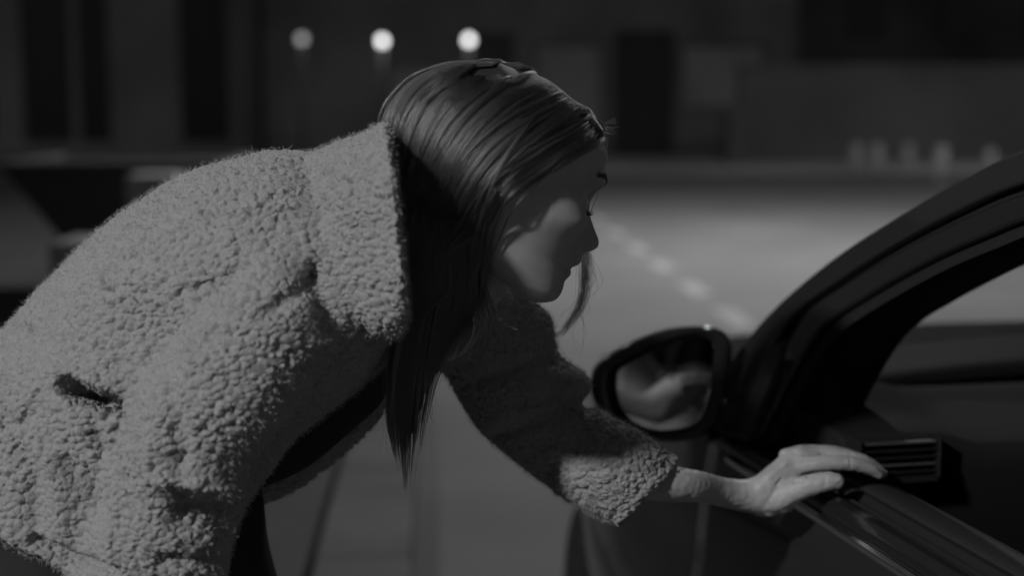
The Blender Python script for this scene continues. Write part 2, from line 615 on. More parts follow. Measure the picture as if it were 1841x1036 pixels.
D1 = 37.0
X = lambda a: latx(a, D1) - latx(480, D1)
building('shop_building', 'dark shop building with a pale shutter beside a black doorway', TG(latx(480, D1), D1), X(1430), 7.5, 8, M['facade'],
         [(X(700), X(800), hz(215, D1), hz(118, D1), 'panel'), (X(840), X(925), .2, hz(60, D1), 'window'), (X(958), X(1085), .15, hz(78, D1), 'panel'),
          (X(1100), X(1212), .12, hz(55, D1), 'dark'), (X(1222), X(1378), hz(196, D1), hz(78, D1), 'panel')])
D2 = 40.0
X2 = lambda a: latx(a, D2) - latx(-900, D2)
building('tall_building', 'tall dark building with narrow upright windows at the left', TG(latx(-900, D2), D2), X2(470), 14, 9, M['facade2'],
         [(X2(a), X2(b), .4, 7, 'window') for a, b in [(-60, 10), (60, 145), (158, 212), (335, 420)]] + [(X2(a), X2(a + 90), .4, 7, 'window') for a in (-800, -640, -480, -320, -180)])
D3 = 33.0
wl = empty('boundary_wall', G(latx(1650, D3), D3), 'low plain rendered wall behind the white posts', 'wall')
mb = MB(); mb.prism([G(latx(1330, D3), D3), G(40, D3 + 3), G(40, D3 + 3.4), G(latx(1330, D3), D3 + .4)], (0, 0, hz(125, D3)))
mb.build('wall', M['wall'], wl)
mb = MB(); mb.prism([G(latx(1325, D3), D3 - .05, hz(125, D3)), G(40, D3 + 2.95, hz(125, D3)), G(40, D3 + 3.45, hz(125, D3)), G(latx(1325, D3), D3 + .45, hz(125, D3))], (0, 0, .12))
mb.build('coping', M['facade'], wl)
mb = MB(); mb.box((-.22, -.3, 0), (.22, .3, hz(190, 32)), TG(latx(1325, 32), 32))
setp(mb.build('gate_pillar', M['wall'], None, bevel=.02), 'grey gate pillar at the end of the rendered wall', 'pillar')
mb = MB(); mb.box((0, 0, 0), (16, 9, 8.5), TG(9, 46))
bb = empty('far_house', G(17, 46), 'dark house behind the rendered wall', 'building')
mb.build('wall', M['facade'], bb)
for i in range(5):
    f = MB(); f.box((0, 0, 0), (1.2, .08, 1.5), TG(10.2 + i * 3, 45.9)); o = f.build('window', M['metal'], bb)
    for v in o.data.vertices: v.co.z += 3.6
    g = MB(); g.box((.08, -.02, .08), (1.12, -.005, 1.42), TG(10.2 + i * 3, 45.9)); o2 = g.build('pane', M['window'], o)
    for v in o2.data.vertices: v.co.z += 3.6

# white posts on the far kerb
labels = ['white post standing leftmost on the far kerb', 'white post second from the left on the far kerb', 'white post third from the left on the far kerb',
          'white post on the far kerb that stands nearest and tallest', 'white post half behind the roof edge of the car']
for (px, py, top), lb in zip([(1545, 312, 262), (1583, 316, 262), (1640, 308, 262), (1703, 333, 266), (1792, 318, 272)], labels):
    d = 1.4 * FOC / (py - 190)
    b = G(latx(px, d), d)
    t = empty('bollard', b, lb, 'bollard', 'white posts on the far kerb')
    mb = MB(); mb.tube([b, b + (0, 0, (py - top) / FOC * d)], .11, 12); mb.build('post', M['post'], t, smooth=True)
    mb = MB(); ellipsoid(mb, b + (0, 0, (py - top) / FOC * d), (.112, .112, .05), 12, 6); mb.build('cap', M['post'], t, smooth=True)

# lit street lamps far down the street
for (px, py, gl, lb, pw) in [(549, 73, 'lampglow2', 'dimmest of the three round lit lamps over the street', 2), (690, 76, 'lampglow', 'brightest round lit lamp, in the middle of three', 6),
                         (843, 74, 'lampglow', 'round lit lamp above the crown of her head', 6)]:
    d = 34.0
    b = G(latx(px, d), d, .1)
    h = G(latx(px, d), d, hz(py, d))
    t = empty('globe_lamp', b, lb, 'street lamp', 'round lamps down the street')
    mb = MB(); mb.tube([b, h - (0, 0, .12)], [.06, .035], 10); mb.build('post', M['metal'], t, smooth=True)
    mb = MB(); ellipsoid(mb, h, (.1, .1, .1), 20, 12); mb.build('globe', M[gl], t, smooth=True)
    mb = MB(); mb.tube([h + (0, 0, .1), h + (0, 0, .14)], [.07, .02], 10); mb.build('cap', M['metal'], t, smooth=True)
    l = bpy.data.lights.new('lamp_light', 'POINT'); l.energy = pw; l.shadow_soft_size = .1
    o = bpy.data.objects.new('lamp_light', l); o.location = Vector(h - (0, .25, 0)); link(o, t)

# skip and concrete blocks on the left pavement
def px_ground(px, py, z=0.1):
    d = (P(px, py, 1) - CAM); k = (z - 1.4) / d[2]; return CAM + d * k


d = 9.0
sk = empty('skip_container', G(latx(190, d), d, .1), 'black steel skip with a sloping end on the left pavement', 'skip')
A = lambda px, py, dd: P(px, py, dd)
z1 = 1.02
xa = latx(15, d); xb = latx(240, d); xc = latx(385, d)
mb = MB()
mb.prism([G(xa, d, z1), G(xc, d, z1), G(xc - .06, d, z1 - .1), G(xb, d, z1 - .12), G(xb - .02, d, .35), G(latx(165, d), d, .35)], GF * 1.6)
mb.build('body', M['skip'], sk, bevel=.01)
mb = MB(); mb.tube([G(xa - .02, d, z1), G(xc + .02, d, z1), G(xc + .02, d + 1.6, z1), G(xa - .02, d + 1.6, z1)], .035, 8, closed=True); mb.build('rim', M['skip'], sk)
for k in (0.15, 1.35):
    mb = MB(); mb.box((latx(175, d), 0, .1), (latx(225, d), .1, .36), TG(0, d + k)); mb.build('leg', M['skip'], sk)
for (px0, px1, py0, py1, dd, lb) in [(232, 320, 312, 0, 8.2, 'pale concrete block beside the black skip'), (92, 170, 432, 0, 5.6, 'pale concrete block in front of the black skip')]:
    b = G(latx(px0, dd), dd, .1)
    mb = MB(); mb.box((0, 0, 0), (latx(px1, dd) - latx(px0, dd), .4, hz(py0, dd) - .1), lambda x, y, z: b + GR * x + GF * y + np.array([0, 0, z]))
    setp(mb.build('concrete_block', M['block'], None, bevel=.02), lb, 'concrete block', 'concrete blocks on the pavement')

# behind the camera: what the door mirror looks back on
building('arcade_building', 'pale arcaded building down the street behind the viewer', lambda x, y, z: G(9 - x, -16 - y, z), 18, 7, 6, M['facade2'],
         [(1.2 + i * 2.4, 2.6 + i * 2.4, .1, 2.7, 'window') for i in range(7)])
#CAR
# ------------------------------------------------------------------ the car
car = empty('parked_car', K(0.6, 0.85, 0), 'dark car with its front window open and the woman leaning on its door', 'car')
W = 1.76  # body width


def car_mesh(fn):
    return fn


def flank(s):
    """inward offset of the flank and shoulder height along the car"""
    ss = [-2.3, -2.1, -1.6, -1.0, 0, 1.9, 2.3, 2.6, 2.9, 3.12, 3.28, 3.36]
    qq = [.42, .2, .06, .01, 0, 0, .02, .05, .11, .21, .38, .6]
    zz = [.80, .92, .97, .96, .955, .935, .915, .90, .87, .80, .70, .60]
    return float(np.interp(s, ss, qq)), float(np.interp(s, ss, zz))


def ring(s):
    q, z = flank(s)
    c = W / 2
    lo = .22
    pts = [(c, lo), (.12 + q, lo), (.03 + q, .26), (-.01 + q, .36), (-.035 + q, .5), (-.04 + q, .64), (-.02 + q, min(.74, z - .1)), (-.018 + q, min(.80, z - .06)), (-.004 + q, z - .018), (0.006 + q, z)]
    return [(a, b) for a, b in pts]


def side_strip(name, s0, s1, n, right=False, zcut=None):
    """outer skin of the flank between two stations, as a shell 25 mm thick"""
    V = []; Fc = []
    for i in range(n + 1):
        s = s0 + (s1 - s0) * i / n
        R_ = ring(s)[1:]
        for (q, z) in R_:
            V.append(K(s, (W - q) if right else q, z))
    m = 9
    for i in range(n):
        for k in range(m - 1):
            Fc.append((i * m + k, i * m + k + 1, (i + 1) * m + k + 1, (i + 1) * m + k))
    o = mesh(name, V, Fc, M['paint'], car)
    bm = bmesh.new(); bm.from_mesh(o.data)
    bmesh.ops.recalc_face_normals(bm, faces=bm.faces)
    bm.to_mesh(o.data); bm.free()
    sm = o.modifiers.new('s', 'SUBSURF'); sm.levels = 2; sm.render_levels = 2
    so = o.modifiers.new('t', 'SOLIDIFY'); so.thickness = 0.004; so.offset = 0; so.use_rim = name != 'front_fender'
    return o


for rt in (False, True):
    o = side_strip('front_door', 0.735, 1.885, 6, rt)
    side_strip('rear_door', -0.35, 0.725, 6, rt)
    side_strip('rear_fender', -2.3, -0.36, 12, rt)
    side_strip('front_fender', 1.889, 3.36, 14, rt)

# bonnet
V = []; Fc = []
ns, nq = 14, 17
for i in range(ns):
    s = 2.02 + (3.36 - 2.02) * (i / (ns - 1)) ** .8
    q0, z0 = flank(s)
    q0 += .012
    for j in range(nq):
        t = -1 + 2 * j / (nq - 1)
        q = W / 2 + t * (W / 2 - q0)
        crown = (1 - abs(t) ** 2.6) * float(np.interp(s, [2, 2.6, 3.0, 3.36], [.055, .05, .045, .02]))
        V.append(K(s, q, z0 + .001 + crown))
for i in range(ns - 1):
    for j in range(nq - 1):
        a = i * nq + j
        Fc.append((a, a + 1, a + nq + 1, a + nq))
bo = mesh('bonnet', V, Fc, M['dulledpaint'], car)
so = bo.modifiers.new('t', 'SOLIDIFY'); so.thickness = 0.01
# front end
V = []; Fc = []
for i, (z, so_) in enumerate([(.22, -.05), (.3, .0), (.45, .03), (.58, .03), (.64, 0)]):
    for j in range(13):
        t = -1 + 2 * j / 12
        V.append(K(3.36 + so_ + .08 * (1 - t * t), W / 2 + t * (W / 2 - .56), z))
for i in range(4):
    for j in range(12):
        a = i * 13 + j; Fc.append((a, a + 1, a + 14, a + 13))
mesh('front_bumper', V, Fc, M['paint'], car).modifiers.new('t', 'SOLIDIFY').thickness = .015
for sgn in (0, 1):
    T = lambda s, q, z: K(s, (W - q) if sgn else q, z)
    mb = MB(); mb.box((3.10, .17, .62), (3.27, .50, .735), T)
    hl = mb.build('headlight', M['lens'], car, bevel=.03)
# underbody floor + firewall
mb = MB(); mb.box((-2.1, .1, .2), (3.2, W - .1, .26), K); mb.build('floor_pan', M['rubber'], car)
mb = MB(); mb.box((2.0, .04, .26), (2.06, W - .04, .9), K); mb.build('firewall', M['rubber'], car)
mb = MB(); mb.box((1.94, .03, .905), (2.12, W - .03, .945), K); mb.build('cowl', M['plastic'], car)

# wheels
for (s, rt) in [(2.72, 0), (2.72, 1), (-1.35, 0), (-1.35, 1)]:
    q0 = flank(s)[0]
    T = lambda a, q, z: K(a, (W - q) if rt else q, z)
    wh = MB()
    V = []; n = 36
    prof = [(.02, .20), (0.0, .24), (-.005, .29), (.015, .315), (.19, .315), (.21, .28), (.21, .2)]
    V = []; Fc = []
    for i in range(n):
        a = 2 * pi * i / n
        for (q, r_) in prof: V.append(T(s + r_ * cos(a), q0 + .0 + q, .315 + r_ * sin(a)))
    m = len(prof)
    for i in range(n):
        j = (i + 1) % n
        for k in range(m - 1): Fc.append((i * m + k, i * m + k + 1, j * m + k + 1, j * m + k))
    ty = mesh('wheel', V, Fc, M['tyre'], car)
    rm = MB()
    for i in range(5):
        a = 2 * pi * i / 5
        rm.tube([T(s, q0 + .03, .315), T(s + .2 * cos(a), q0 + .03, .315 + .2 * sin(a))], [.035, .022], 8)
    rm.build('rim', M['alloy'], ty)

# greenhouse: everything leans in above the belt
TUM = 0.404


def S(s, z, off=0.0):
    return K(s, off + TUM * (z - .95), z)


outer = [(1.915, 1.02), (1.90, 1.044), (1.876, 1.076), (1.822, 1.13), (1.713, 1.205), (1.586, 1.27), (1.471, 1.322), (1.38, 1.354), (1.15, 1.41), (0.9, 1.445), (.5, 1.468), (.0, 1.465), (-.5, 1.43), (-1.0, 1.35), (-1.35, 1.25)]
frame = [(1.79, .955), (1.765, 1.056), (1.737, 1.131), (1.646, 1.185), (1.533, 1.241), (1.438, 1.28), (1.348, 1.31), (1.12, 1.365), (.88, 1.395), (.5, 1.415), (.0, 1.41), (-.5, 1.375), (-.95, 1.30), (-1.3, 1.18)]
inner = [(1.70, .955), (1.69, 1.04), (1.655, 1.10), (1.58, 1.15), (1.47, 1.205), (1.38, 1.24), (1.30, 1.268), (1.08, 1.325), (.86, 1.352), (.5, 1.372), (.0, 1.366), (-.5, 1.333), (-.9, 1.26), (-1.2, 1.16)]


def mir(p, rt):
    """mirror a world point across the car's centre plane"""
    if not rt: return p
    q = p @ CR - CD
    return p + CR * (W - 2 * q)


def dens(line, k=5):
    m = len(line)
    return [tuple(cr(line, i / k)) for i in range((m - 1) * k + 1)]


def band(mb, A_, B_, offA, offB, th, rt):
    """solid band between two (s,z) lines lying on the leaning side plane"""
    n = min(len(A_), len(B_))
    V = []
    for i in range(n):
        V.append(mir(S(*A_[i], offA), rt)); V.append(mir(S(*B_[i], offB), rt))
        V.append(mir(S(*B_[i], offB + th), rt)); V.append(mir(S(*A_[i], offA + th), rt))
    Fc = []
    for i in range(n - 1):
        for k in range(4):
            l = (k + 1) % 4
            Fc.append((i * 4 + k, i * 4 + l, i * 4 + 4 + l, i * 4 + 4 + k))
    Fc += [(0, 1, 2, 3), tuple((n - 1) * 4 + k for k in (3, 2, 1, 0))]
    mb.add(V, Fc)


O_, F_, I_ = dens(outer), dens(frame), dens(inner)
npt = min(len(O_), len(F_), len(I_))
res = lambda L_: [tuple(cr(L_, i * (len(L_) - 1) / (npt - 1))) for i in range(npt)]
O_, F_, I_ = res(O_), res(F_), res(I_)


def mixl(A_, B_, t): return [(a[0] * (1 - t) + b[0] * t, a[1] * (1 - t) + b[1] * t) for a, b in zip(A_, B_)]


for rt in (0, 1):
    mb = MB(); band(mb, O_, mixl(O_, F_, .80), 0, -.003, .035, rt); mb.build('roof_rail', M['paint'], car, smooth=False, bevel=.008, seg=3)
    mb = MB(); band(mb, mixl(O_, F_, .82), mixl(O_, F_, .97), .014, .014, .02, rt); mb.build('door_seal', M['rubber'], car)
    fr = MB(); band(fr, F_, mixl(F_, I_, .55), .004, .010, .03, rt); fro = fr.build('window_frame', M['gloss'], car, bevel=.005, seg=3)
    mb = MB(); band(mb, mixl(F_, I_, .57), mixl(F_, I_, .80), .022, .026, .03, rt); mb.build('window_seal', M['rubber'], fro)
    # pillar trim reaching into the cabin behind the frame
    mb = MB()
    I1 = mixl(F_, I_, .2); I2 = mixl(F_, I_, .66)
    band(mb, I1, I2, .06, .065, .07, rt)
    mb.build('pillar_trim', M['plastic'], car, smooth=True)
    # B pillar between the doors
    mb = MB(); mb.prism([mir(S(.70, .955, .015), rt), mir(S(.62, .955, .015), rt), mir(S(.66, 1.42, .015), rt), mir(S(.74, 1.41, .015), rt)], CR * (.06 if not rt else -.06))
    mb.build('middle_pillar', M['gloss'], car, bevel=.004)
    # rear side pane and, on the far side, the closed front pane
    mb = MB(); mb.prism([mir(S(.62, .95, .035), rt), mir(S(-1.15, .95, .035), rt), mir(S(-.9, 1.26, .035), rt), mir(S(-.5, 1.35, .035), rt), mir(S(0, 1.39, .035), rt), mir(S(.65, 1.40, .035), rt)], CR * .004)
    mb.build('side_glass', M['glass'], car)
    if rt:
        poly = [mir(S(s, z, .035), 1) for s, z in [(.72, .95), (1.69, .95)] + [(a, b) for a, b in inner[1:9]] + [(.74, 1.37)]]
        mb = MB(); mb.prism(poly, CR * .004); mb.build('side_glass', M['glass'], car)

# roof panel
V = []; Fc = []
rs = [i for i, p in enumerate(O_) if p[0] <= 1.18]
nq = 15
for i in rs:
    s, z = O_[i]
    q0 = TUM * (z - .95) + .01
    for j in range(nq):
        t = -1 + 2 * j / (nq - 1)
        V.append(K(s + .10 * (1 - t * t) * (1 if s > .3 else -.4), W / 2 + t * (W / 2 - q0), z + .035 * (1 - t * t)))
for i in range(len(rs) - 1):
    for j in range(nq - 1):
        a = i * nq + j; Fc.append((a, a + 1, a + nq + 1, a + nq))
o = mesh('roof', V, Fc, M['paint'], car); o.modifiers.new('t', 'SOLIDIFY').thickness = .02
# windscreen, curved between the two front pillars
V = []; Fc = []
ws = [i for i, p in enumerate(O_) if p[0] >= 1.15]
for i in ws:
    s, z = O_[i]
    q0 = TUM * (z - .95) + .008
    for j in range(nq):
        t = -1 + 2 * j / (nq - 1)
        V.append(K(s + .17 * (1 - t * t), W / 2 + t * (W / 2 - q0), z + .012 * (1 - t * t)))
for i in range(len(ws) - 1):
    for j in range(nq - 1):
        a = i * nq + j; Fc.append((a, a + 1, a + nq + 1, a + nq))
mesh('windscreen', V, Fc, M['glass'], car)
mb = MB(); mb.prism([K(-1.36, .18, 1.24), K(-1.36, W - .18, 1.24), K(-2.15, W - .15, .95), K(-2.15, .15, .95)], (0, 0, .005)); mb.build('rear_glass', M['glass'], car)
mb = MB(); mb.box((-2.3, .25, .3), (-2.15, W - .25, .94), K); mb.build('tailgate', M['paint'], car, bevel=.03)

# belt line of the open front door: gloss strip, chrome edge, seals, inner sill
def rail(mb, s0, s1, prof, n=24):
    """sweep profile (q,z rel.) along the belt"""
    m = len(prof); V = []
    for i in range(n + 1):
        s = s0 + (s1 - s0) * i / n
        zb = flank(s)[1]
        for q, z in prof: V.append(K(s, q, zb + z))
    Fc = []
    for i in range(n):
        for k in range(m):
            l = (k + 1) % m
            Fc.append((i * m + k, i * m + l, (i + 1) * m + l, (i + 1) * m + k))
    Fc += [tuple(range(m)), tuple(n * m + k for k in range(m - 1, -1, -1))]
    mb.add(V, Fc)


mb = MB(); rail(mb, .74, 1.80, [(-.006, -.024), (-.010, -.018), (-.010, -.013), (-.006, -.010), (.0, -.012), (.0, -.024)])
mb.build('chrome_strip', M['chrome'], car, bevel=.001)
mb = MB(); rail(mb, .74, 1.84, [(-.004, -.010), (-.006, .002), (-.001, .011), (.010, .014), (.020, .010), (.020, -.012)])
mb.build('belt_moulding', M['gloss'], car, bevel=.003, seg=3)
mb = MB(); rail(mb, .74, 1.80, [(.021, -.02), (.021, .006), (.026, .010), (.031, .004), (.031, -.02)])
mb.build('outer_seal', M['rubber'], car)
mb = MB(); rail(mb, .74, 1.80, [(.038, -.02), (.038, .006), (.044, .012), (.052, .012), (.052, -.02)])
mb.build('inner_seal', M['rubber'], car)
mb = MB(); rail(mb, .74, 1.70, [(.050, -.03), (.050, .010), (.060, .017), (.078, .018), (.098, .012), (.112, -.004), (.120, -.03), (.122, -.12), (.112, -.30), (.10, -.30), (.10, -.12)])
mb.build('door_panel', M['plastic'], car, bevel=.006, seg=2)
# lower inner door, armrest, door pull
mb = MB(); mb.box((.74, .06, .30), (1.84, .10, .66), K); mb.build('door_lining', M['plastic'], car, bevel=.01)
mb = MB(); mb.box((.9, .10, .66), (1.45, .17, .71), K); mb.build('armrest', M['softdash'], car, bevel=.02)
# outside door handle
mb = MB(); mb.tube([K(.80, -.035, .76), K(.83, -.07, .765), K(.97, -.07, .765), K(1.0, -.035, .76)], [.011, .013, .013, .011], 10); mb.build('door_handle', M['chrome'], car, smooth=True)

# mirror sail triangle at the front corner of the window
mb = MB(); mb.prism([S(1.88, .945, -.004), S(1.745, .955, -.004), S(1.742, 1.04, -.002), S(1.76, 1.09, -.002), S(1.885, 1.035, -.004)], CR * .03)
mb.build('mirror_sail', M['plastic'], car, bevel=.006, seg=3)
# inside corner cover
mb = MB(); mb.prism([K(1.80, .06, .95), K(1.64, .06, .95), K(1.66, .085, 1.02), K(1.72, .10, 1.08), K(1.80, .10, 1.06)], CR * .03)
mb.build('corner_cover', M['softdash'], car, bevel=.008, seg=3)

# dashboard: section swept across the car
V = []; Fc = []
qs = np.concatenate([[.052, .06, .08, .1, .12], np.linspace(.15, W - .15, 34), [W - .10, W - .06, W - .052]])
for q in qs:
    qm = min(q, W - q)
    end = .05 * exp(-((qm - .13) / .12) ** 2)
    top = .985 if qm > .24 else (1.004 - .019 * max(0, (qm - .18)) / .06)
    sec = [(2.05, .60), (2.05, .93), (2.0, .965 + end), (1.86, .985 + end), (1.78, top), (1.66, top), (1.575, top - .002), (1.566, top - .012), (1.566, .95), (1.60, .86), (1.70, .60)]
    for s, z in sec: V.append(K(s, q, z))
m = 11
for i in range(len(qs) - 1):
    for k in range(m):
        l = (k + 1) % m
        Fc.append((i * m + k, i * m + l, (i + 1) * m + l, (i + 1) * m + k))
Fc += [tuple(range(m)), tuple((len(qs) - 1) * m + k for k in range(m - 1, -1, -1))]
o = mesh('dashboard', V, Fc, M['softdash'], car)
bm = bmesh.new(); bm.from_mesh(o.data); bmesh.ops.recalc_face_normals(bm, faces=bm.faces); bm.to_mesh(o.data); bm.free()
bv = o.modifiers.new('b', 'BEVEL'); bv.width = .008; bv.segments = 2; bv.angle_limit = radians(30)
dash = o
# air vent at the driver's end
vt = MB(); vt.box((1.556, .062, .955), (1.5655, .166, 1.0), K)
vo = vt.build('air_vent', M['gloss'], car, bevel=.004)
for i, z in enumerate([.997, .988, .979, .970, .961]):
    mb = MB(); mb.hexa([K(1.538, .066, z - .0012), K(1.555, .066, z - .0032), K(1.555, .162, z - .0032), K(1.538, .162, z - .0012), K(1.538, .066, z + .0012), K(1.555, .066, z - .0008), K(1.555, .162, z - .0008), K(1.538, .162, z + .0012)])
    mb.build('slat', M['vane'] if i in (0, 3) else M['gloss'], vo)
for q0_, q1_ in ((.0585, .0645), (.1635, .168)):
    mb = MB(); mb.box((1.534, q0_, .952), (1.5652, q1_, 1.003), K); mb.build('vent_end', M['gloss'], vo, bevel=.002)
mb = MB(); mb.box((1.534, .0645, .949), (1.5652, .1635, .9555), K); mb.build('vent_sill', M['gloss'], vo)
# steering wheel
c = K(1.36, .46, .93); ax = (CF * .9 + np.array([0, 0, -.42])); ax /= np.linalg.norm(ax)
e1 = CR; e2 = np.cross(ax, e1)
mb = MB(); mb.tube([c + .185 * (e1 * cos(a) + e2 * sin(a)) for a in np.linspace(0, 2 * pi, 48, endpoint=False)], .015, 10, closed=True, up=tuple(ax))
sw = mb.build('steering_wheel', M['softdash'], car, smooth=True)
mb = MB(); ellipsoid(mb, c + ax * .02, (.075, .035, .06), 20, 12, axes=[e1, ax, e2]); mb.build('hub', M['softdash'], sw, smooth=True)
mb = MB()
for a in (pi, 0, -pi / 2): mb.tube([c, c + .18 * (e1 * cos(a) + e2 * sin(a))], [.022, .016], 8)
mb.build('spoke', M['softdash'], sw)
mb = MB(); mb.tube([c + ax * .04, c + ax * .3], .03, 12); mb.build('column', M['plastic'], sw)
# seats
for q in (.46, 1.30):
    mb = MB(); mb.box((.62, q - .25, .30), (1.12, q + .25, .50), K); so_ = mb.build('seat', M['seat'], car, bevel=.06, seg=4)
    mb = MB(); mb.prism([K(.62, q - .24, .48), K(.62, q + .24, .48), K(.38, q + .20, 1.10), K(.38, q - .20, 1.10)], K(-.12, 0, 0) - K(0, 0, 0)); mb.build('backrest', M['seat'], so_, bevel=.05, seg=4)
    mb = MB(); mb.box((.26, q - .12, 1.13), (.36, q + .12, 1.30), K); mb.build('headrest', M['seat'], so_, bevel=.04, seg=4)
mb = MB(); mb.box((-.9, .15, .35), (-.4, W - .15, .55), K); mb.build('rear_bench', M['seat'], car, bevel=.06)

# door mirror
MC = P(1190, 692, 1.96)
mn = -CF * 1.0 - CR * 0.12 + np.array([0, 0, 0.055]); mn /= np.linalg.norm(mn)


def onm(px, py, off=0.0):
    d_ = P(px, py, 1) - CAM
    k = ((MC + mn * off - CAM) @ mn) / (d_ @ mn)
    return CAM + d_ * k


out = [(1064, 692), (1071, 666), (1100, 641), (1150, 614), (1203, 595), (1255, 588), (1292, 592), (1310, 606), (1316, 630), (1310, 680), (1298, 735), (1283, 768), (1255, 787), (1205, 795), (1150, 785), (1105, 765), (1078, 740), (1066, 715)]
gls = [(1110, 690), (1114, 667), (1140, 650), (1170, 635), (1205, 619), (1243, 606), (1272, 608), (1285, 618), (1287, 640), (1281, 688), (1270, 735), (1257, 758), (1232, 772), (1185, 776), (1150, 765), (1128, 748), (1116, 728), (1111, 708)]


def smooth_loop(pts, k=5):
    a = np.array(pts, float); n = len(a); r_ = []
    for i in range(n):
        p0, p1, p2, p3 = a[i - 1], a[i], a[(i + 1) % n], a[(i + 2) % n]
        for j in range(k):
            f = j / k
            r_.append(.5 * ((2 * p1) + (-p0 + p2) * f + (2 * p0 - 5 * p1 + 4 * p2 - p3) * f * f + (-p0 + 3 * p1 - 3 * p2 + p3) * f ** 3))
    return r_


OU = [onm(x, y) for x, y in smooth_loop(out)]
GL = [onm(x, y) for x, y in smooth_loop(gls)]
n = len(OU)
cO = sum(OU) / n
cG = sum(GL) / n
rings = []
rings.append([cO + (p - cO) * .30 - mn * .115 for p in OU])
rings.append([cO + (p - cO) * .62 - mn * .105 for p in OU])
rings.append([cO + (p - cO) * .86 - mn * .078 for p in OU])
rings.append([cO + (p - cO) * .97 - mn * .040 for p in OU])
rings.append([p - mn * .012 for p in OU])
rings.append([p for p in OU])
rings.append([p + (g - p) * .12 + mn * .006 for p, g in zip(OU, GL)])
rings.append([p + (g - p) * .35 + mn * .007 for p, g in zip(OU, GL)])
rings.append([p + (g - p) * .85 + mn * .002 for p, g in zip(OU, GL)])
rings.append([g + (cG - g) * .00 - mn * .003 for g in GL])
rings.append([g + (cG - g) * .01 - mn * .014 for g in GL])
V = [p for r_ in rings for p in r_]
Fc = []
for i in range(len(rings) - 1):
    for k in range(n):
        l = (k + 1) % n
        Fc.append((i * n + k, i * n + l, (i + 1) * n + l, (i + 1) * n + k))
Fc.append(tuple(range(n))); Fc.append(tuple((len(rings) - 1) * n + k for k in range(n - 1, -1, -1)))
mo = mesh('door_mirror', V, Fc, M['gloss'], car)
bm = bmesh.new(); bm.from_mesh(mo.data); bmesh.ops.recalc_face_normals(bm, faces=bm.faces); bm.to_mesh(mo.data); bm.free()
V = [cG + (g - cG) * 1.0 - mn * .008 for g in GL]
mb = MB(); mb.prism([cG + (g - cG) * 1.004 - mn * .0085 for g in GL], -mn * .003)
mb.build('mirror_glass', M['mirror'], mo)
mb = MB(); mb.tube([P(1285, 745, 1.99) , P(1318, 742, 1.985), K(1.80, .01, .985)], [.028, .024, .026], 14, flat=.8); mb.build('mirror_arm', M['plastic'], mo, smooth=True)
#PERSON
# ------------------------------------------------------------------ the woman
person = empty('person', P(60, 1050, 1.45) * np.array([1, 1, 0]) + np.array([0, 0, .1]), 'long haired woman in a pale fleece jacket leaning down to the open car window', 'person')

# ---- coat
mb = MB()
torso = [(-230, 850, 375, 1160, 1.47, .185), (-165, 790, 392, 1075, 1.47, .19), (-60, 672, 425, 930, 1.47, .20), (60, 535, 480, 850, 1.48, .205), (190, 413, 545, 770, 1.48, .215),
         (330, 325, 625, 705, 1.48, .22), (470, 283, 705, 628, 1.475, .20), (575, 276, 726, 560, 1.465, .135), (640, 262, 728, 520, 1.46, .10)]
loft_sections(mb, torso, 6, 48, 2.35)
# the far front panel of the open jacket
loft_sections(mb, [(330, 790, 470, 905, 1.60, .030), (400, 730, 560, 862, 1.605, .036), (480, 650, 645, 790, 1.605, .042), (560, 580, 698, 728, 1.60, .045), (620, 520, 722, 640, 1.59, .05)], 6, 32)
# near arm hanging against the body
arm = [(505, 345, 640, 560, 1.40, .10), (440, 420, 610, 620, 1.345, .10), (350, 540, 555, 690, 1.325, .098), (270, 650, 490, 780, 1.315, .095), (215, 760, 440, 860, 1.32, .09), (170, 870, 425, 935, 1.325, .085), (130, 985, 400, 1040, 1.33, .08), (110, 1040, 370, 1090, 1.33, .06)]
loft_sections(mb, arm, 6, 36, 2.2)
# far shoulder
loft_sections(mb, [(640, 330, 700, 640, 1.55, .10), (780, 400, 720, 660, 1.60, .085), (870, 480, 745, 660, 1.62, .08), (930, 535, 775, 665, 1.62, .075)], 5, 32)
# collar mass round the neck
loft_sections(mb, [(560, 285, 620, 590, 1.44, .160), (610, 262, 668, 606, 1.44, .185), (660, 246, 712, 604, 1.44, .202), (693, 230, 728, 585, 1.442, .216), (705, 250, 732, 562, 1.445, .217)], 5, 64, 3.6)
# far sleeve
sleeve = [(860, 470, 715, 645, 1.62, .08), (962, 545, 790, 668, 1.62, .075), (1005, 618, 826, 712, 1.62, .072), (1043, 690, 868, 772, 1.62, .070), (1062, 742, 932, 836, 1.62, .066), (1125, 762, 1008, 890, 1.59, .060), (1172, 790, 1060, 918, 1.58, .056), (1207, 822, 1098, 938, 1.582, .052)]
loft_sections(mb, sleeve, 6, 32, 2.1)
V, Fc = remeshed(mb, .0031, 10, .5)
V, Fc = V, Fc
N_ = vnormals(V, Fc)
pxs, pys, dd = to_px(V)
near = np.clip(-(N_ @ FW) * 2, 0, 1)


def dent(poly, wpx, depth, nearmask=True, side=None):
    D = seg_dist(pxs, pys, poly)
    k = np.exp(-(D / wpx) ** 2) * depth
    if nearmask: k = k * near * (dd < 1.5)
    return k


off = np.zeros(len(V))
